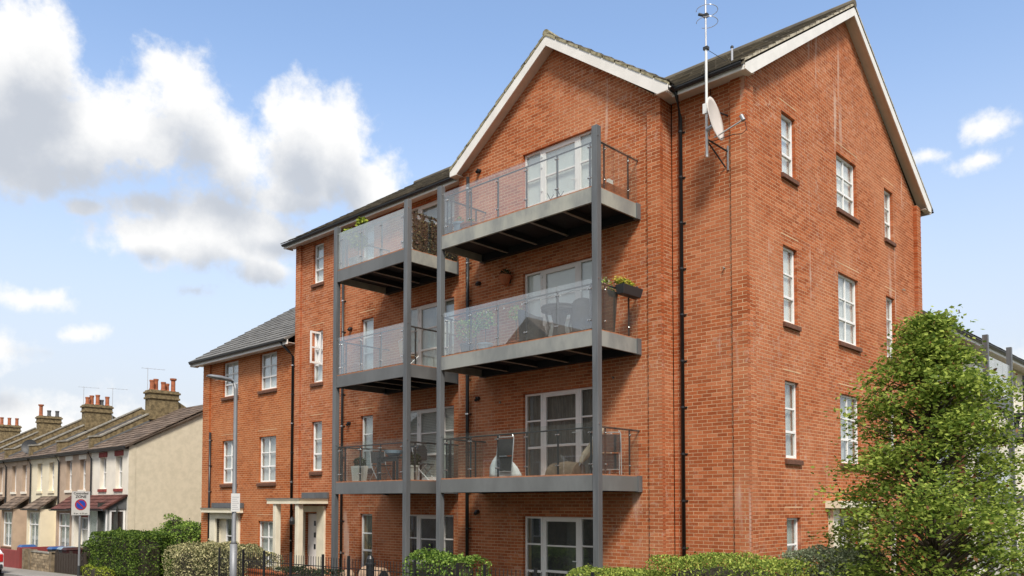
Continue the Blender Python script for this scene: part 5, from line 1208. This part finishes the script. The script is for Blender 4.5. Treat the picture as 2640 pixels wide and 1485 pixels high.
    for dx in (-.75, -3.35):
        for sy in (-.80, .80): wv = MB().tube([(x0+dx, yc+sy-.1, g+.31), (x0+dx, yc+sy+.1, g+.31)], .31, 20).build('wheel', 'tyre', t); MB().tube([(x0+dx, yc+sy-.105, g+.31), (x0+dx, yc+sy+.105, g+.31)], .2, 14).build('rim', 'alu', wv)
street_things()

# ================================================================== PLANTING
hedge('hedge', 'tall dark green clipped hedge between the old terrace and the brick wing', 'hedge', [(-36.7, -31.2, 12.9, 14.3, -.5, 1.28)], 15000, .085, 'leaf_dark', seed=1)
hedge('laurel_shrub', 'rounded green shrub bulging above the tall hedge against the brick wing corner', 'shrub', [(-34.6, -30.8, 14.2, 16.2, -.5, 1.42), (-33.4, -31.0, 14.3, 15.8, .4, 1.62), (-33.0, -32.4, 14.6, 15.1, 1.3, 1.82)], 12000, .085, 'leaf_bush', rough=.16, seed=2)
hedge('variegated_hedge', 'cream and green variegated hedge behind the railings', 'hedge', [(-28.7, -22.3, 12.45, 13.6, -.45, .98), (-26.6, -23.3, 12.5, 13.5, .2, 1.10)], 17000, .07, 'leaf_var', seed=3)
hedge('round_bush', 'bright green rounded bush between the grey balcony posts', 'shrub', [(-15.4, -13.5, 12.35, 13.5, -.25, 1.27)], 5200, .075, 'leaf_bush', rough=.14, seed=4)
hedge('box_hedge', 'bright yellow-green clipped hedge before the building corner', 'hedge', [(-10.6, -8.0, 12.2, 13.7, -.2, 1.16), (-8.6, -5.75, 12.1, 13.7, -.2, 1.50)], 24000, .052, 'leaf_hedge', rough=.07, seed=5)
hedge('rosemary_bush', 'grey-green rosemary bush beside the clipped hedge under the side wall', 'shrub', [(-6.45, -5.15, 13.2, 14.9, -.2, 1.62)], 15000, .05, 'leaf_rosemary', rough=.12, seed=6)
hedge('ground_cover', 'low dark green spreading shrubs behind the railings by the porch', 'shrub', [(-20.9, -18.6, 12.25, 13.2, -.35, .60), (-18.5, -16.2, 12.3, 13.1, -.3, .45)], 6500, .06, 'leaf_low', rough=.14, seed=7)
hedge('verge_plants', 'low yellowish plants at the foot of the tall dark hedge', 'shrub', [(-36.6, -33.2, 12.5, 12.88, -.55, -.12)], 1500, .07, 'leaf_lime', rough=.1, seed=8)
hedge('garden_shrub', 'small green shrub in the front garden behind the sign pole', 'shrub', [(-39.6, -38.7, 13.6, 14.4, -.6, .75)], 1500, .08, 'leaf_dark', rough=.2, seed=9)
hedge('seed_heads', 'dry brownish low planting at the foot of the side wall', 'shrub', [(-7.6, -6.4, 16.2, 18.8, -.2, 1.0)], 1800, .07, 'leaf_var', rough=.2, seed=10)
def young_tree():
    bx, by = -4.22, 14.0; t = thing('street_tree', 'leafy young green tree growing before the right side wall', 'tree', (bx, by, -.15))
    tr = MB(); tr.tube([(bx, by, -.25), (bx+.02, by, .8), (bx-.02, by+.03, 2.2), (bx+.03, by, 3.6), (bx, by, 5.0)], [.085, .07, .055, .035, .012], 10)
    prof = [(.35, .90), (.8, 1.35), (1.4, 1.60), (2.0, 1.62), (2.6, 1.48), (3.2, 1.26), (3.8, 1.12), (4.3, .92), (4.75, .50), (5.1, .26), (5.5, .06)]
    pz, pr = np.array(prof).T; pr = pr*np.where(pz < 2.3, .92, .84)
    C = []; Cr = []; R = np.random.default_rng(5); br = MB()
    for i in range(400):
        z = .35+5.05*(1-R.random()**.85); a = R.uniform(0, 2*math.pi); rm = np.interp(z, pz, pr); f = R.uniform(.40, 1.03)**.6; r = rm*f*(1+.16*math.sin(2*a+z*1.8)+.12*math.sin(5*a+z*3.1))
        c = np.array((bx+math.cos(a)*r, by+math.sin(a)*r, z)); n = int(95+50*R.random())
        q = R.normal(size=(n, 3))*np.array((.15, .15, .06))*(1.2 if r > .8 else 1.0); rr = np.array((math.cos(a), math.sin(a), 0))
        q += rr*(R.uniform(-.25, .22, n)[:, None]); q[:, 2] -= .22*np.maximum(0, (q@rr))  # sprays droop outwards
        C.append(c+q)
        z0 = max(.25, z-.55*r-.1); br.tube([(bx, by, z0), tuple(np.array((bx, by, z0))*.45+c*.55+np.array((0, 0, .06))), tuple(c)], [.022, .012, .005], 5)
    # a few loose leaders that break the outline
    for a, z, r, dz in ((2.4, 4.55, .9, .1), (rad(225), 3.75, 1.5, .25), (rad(40), 4.35, 1.25, .35), (rad(30), 3.2, 1.65, .3), (rad(215), 2.6, 1.75, .1), (rad(50), 2.0, 1.85, .1), (rad(225), 1.35, 1.75, .0), (rad(20), 5.35, .32, .25), (rad(200), 5.1, .5, .1)):
        p0 = np.array((bx+math.cos(a)*r*.5, by+math.sin(a)*r*.5, z-dz)); p1 = np.array((bx+math.cos(a)*r, by+math.sin(a)*r, z)); s = R.random(120); C.append(p0+(p1-p0)*s[:, None]+R.normal(size=(120, 3))*.075); br.tube([tuple(p0), tuple(p1)], [.012, .004], 5)
    C = np.concatenate(C); leaf_cloud('crown', C, .072, 'leaf_tree', t, aspect=.6, flat=.55)
    k_ = R.choice(len(C), 700); leaf_cloud('young_leaves', C[k_]+R.normal(size=(700, 3))*.05, .08, 'leaf_red', t, flat=.3)
    tr.build('trunk', 'bark', t, smooth=True); br.build('branches', 'bark', t)
young_tree()

# ================================================================== BLOCK BEYOND THE TREE
def far_block():
    t = thing('rear_apartment_block', 'lower apartment block with white render and dark balconies beyond the tree', 'building', (-12, 36, -.3)); F = Right(-8.1); y0, y1, zt = 26.4, 52.0, 7.65
    H = []
    for z in (.1, 2.6, 5.3):
        H += [(27.3, 29.3, z, z+2.05), (31.6, 33.4, z, z+2.05), (36.0, 37.2, z+.9, z+2.05), (40.0, 42.0, z, z+2.05)]
    G = []
    w, B = wall(F, y0, 30.2, -.6, zt, [(h[0], h[1], snap(h[2]), snap(h[3])) for h in H if h[1] < 30.2], t, 'brick_wall'); G.append((w, B)); finish_bricks(G, 'brick', 0)
    m = MB(); H2 = [h for h in H if h[0] > 30.2]; us = sorted({30.21, y1, *[h[0] for h in H2], *[h[1] for h in H2]}); zz = sorted({-.6, zt, *[snap(h[2]) for h in H2], *[snap(h[3]) for h in H2]})
    for a, b in zip(us[:-1], us[1:]):
        for c, d in zip(zz[:-1], zz[1:]):
            if not any(h[0] <= (a+b)/2 <= h[1] and snap(h[2]) <= (c+d)/2 <= snap(h[3]) for h in H2): m.box(*F.b(a, b, -.28, 0, c, d))
    m.build('rendered_wall', 'render_white', t)
    for h in H: window(F, h[0], h[1], snap(h[2]), snap(h[3]), t, (1, 1) if h[1]-h[0] > 1.5 else (1,), (1, 1), 'net', sill=False, name='window', lintel=False)
    MB().box(-16, -8.1, y0+.01, y0+.2, -.6, zt).build('end_wall', 'brick', t)
    ez = 7.80; xe = -7.6; rz = ez+.63*4.5
    r = MB().prism([(xe, y0, ez), (xe-4.5, y0, rz), (xe-9, y0, ez), (xe-9, y0, ez-.08), (xe-4.5, y0, rz-.08), (xe, y0, ez-.08)], (0, y1-y0, 0)).build('roof', 'tile_dark', t)
    ev = np.array((-1, 0, .63)); ev /= np.linalg.norm(ev); P = tile_field((xe+.05, y0, ez-.02), (0, 1, 0), ev, y1-y0, 5.3, tw=.5); pieces('roof_tile', P, 'tile_dark', r, 'roof_tiling')
    MB().box(-8.12, -7.63, y0, y1, 7.64, 7.66).build('soffit', 'soffit', t); MB().box(-7.63, -7.60, y0, y1, 7.58, 7.76).build('fascia_board', 'barge', t); gutter(t, (-7.545, y0, 7.74), (-7.545, y1, 7.74))
    for k_, (ya, yb) in enumerate(((26.55, 29.35), (31.2, 34.2))):
        s = thing('far_balcony_stack', ('dark steel balcony stack with white glass front just right of the tree', 'dark steel balcony stack at the right edge of the picture')[k_], 'balcony', (-7.3, (ya+yb)/2, -.2), 'steel balconies on the block beyond the tree'); xf = -6.6
        for y in (ya, yb-.14): MB().box(xf, xf+.14, y, y+.14, -.3, 7.25 if k_ == 0 else 6.6).build('post', 'rail' if k_ else 'steel', s)
        for z in (2.35, 5.25):
            if k_ and z > 5: z = 4.55
            d = MB().box(xf+.06, xf+.12, ya+.142, yb-.142, z, z+.34).build('edge_channel', 'steel', s); [MB().box(-8.08, xf+.058, yy, yy+.06, z, z+.34).build('side_channel', 'steel', d) for yy in (ya+.03, yb-.09)]
            MB().box(-8.08, xf+.058, ya+.092, yb-.092, z+.2, z+.3).build('deck', 'under_deck', d)
            b = MB()
            for i in range(5): y = ya+.2+(yb-ya-.4)*i/4; b.box(xf+.03, xf+.05, y-.02, y+.02, z+.3, z+1.25)
            b.tube([(xf+.03, ya+.14, z+1.28), (xf+.03, yb-.14, z+1.28)], .02, 6); bb = b.build('balustrade', 'rail', s)
            for i in range(3): w_ = (yb-ya-.3)/3; MB().box(xf+.075, xf+.087, ya+.15+w_*i+.01, ya+.15+w_*(i+1)-.01, z+.36, z+1.42).build('glass_panel', 'rail_glass_frosted' if k_ == 0 else 'rail_glass', bb)
        tt = round_table(('dark round table on the far balcony beside the tree', 'dark round table on the far balcony at the right edge')[k_], -7.3, yb-.9, 5.25+.3 if k_ == 0 else 4.85, .35, .7)
        folded_chair(('dark chair on the far balcony beside the tree', 'dark chair on the far balcony at the right edge')[k_], -7.2, yb-1.6, 5.25+.3 if k_ == 0 else 4.85, rad(60), .3, 'dark_plastic', open_=True)
far_block()

# ================================================================== ACROSS THE ROAD (seen only as reflections in the glass)
def opposite_house(label, x0, x1, ze, zr, m):
    t = thing('opposite_house', label, 'house', ((x0+x1)/2, -9, ground_z(x0)), 'houses across the road'); ya, yb = -4.5, -13.5; xc = (x0+x1)/2
    MB().prism([(x0, ya, -.6), (x1, ya, -.6), (x1, ya, ze), (xc, ya, zr), (x0, ya, ze)], (0, yb-ya, 0)).build('wall', m, t)
    for sg, xe in ((1, x0-.3), (-1, x1+.3)):
        s = (zr-ze)/((x1-x0)/2); MB().prism([(xe, ya+.3, ze-s*.3+.02), (xc, ya+.3, zr+.02), (xc, ya+.3, zr+.16), (xe, ya+.3, ze-s*.3+.16)], (0, yb-ya-.6, 0)).build('roof', 'tile_terrace', t)
    for z in (.6, 3.3, 6.0):
        if z+1.4 > ze: continue
        for f in (.25, .75):
            u = x0+(x1-x0)*f; w = MB(); w.box(u-.6, u+.6, ya+.0, ya+.04, z, z+1.4); wf = w.build('window', 'upvc', t); MB().box(u-.53, u+.53, ya+.041, ya+.045, z+.07, z+1.33).build('pane', 'room', wf)
opposite_house('brown brick gabled house across the road', -33.5, -22.5, 7.2, 11.6, 'stock_brick')
opposite_house('second brown brick gabled house across the road', -21.5, -13.5, 5.6, 8.4, 'stock_brick')
opposite_house('tan rendered gabled house across the road', -45.0, -34.5, 5.6, 8.6, 'render_tan')
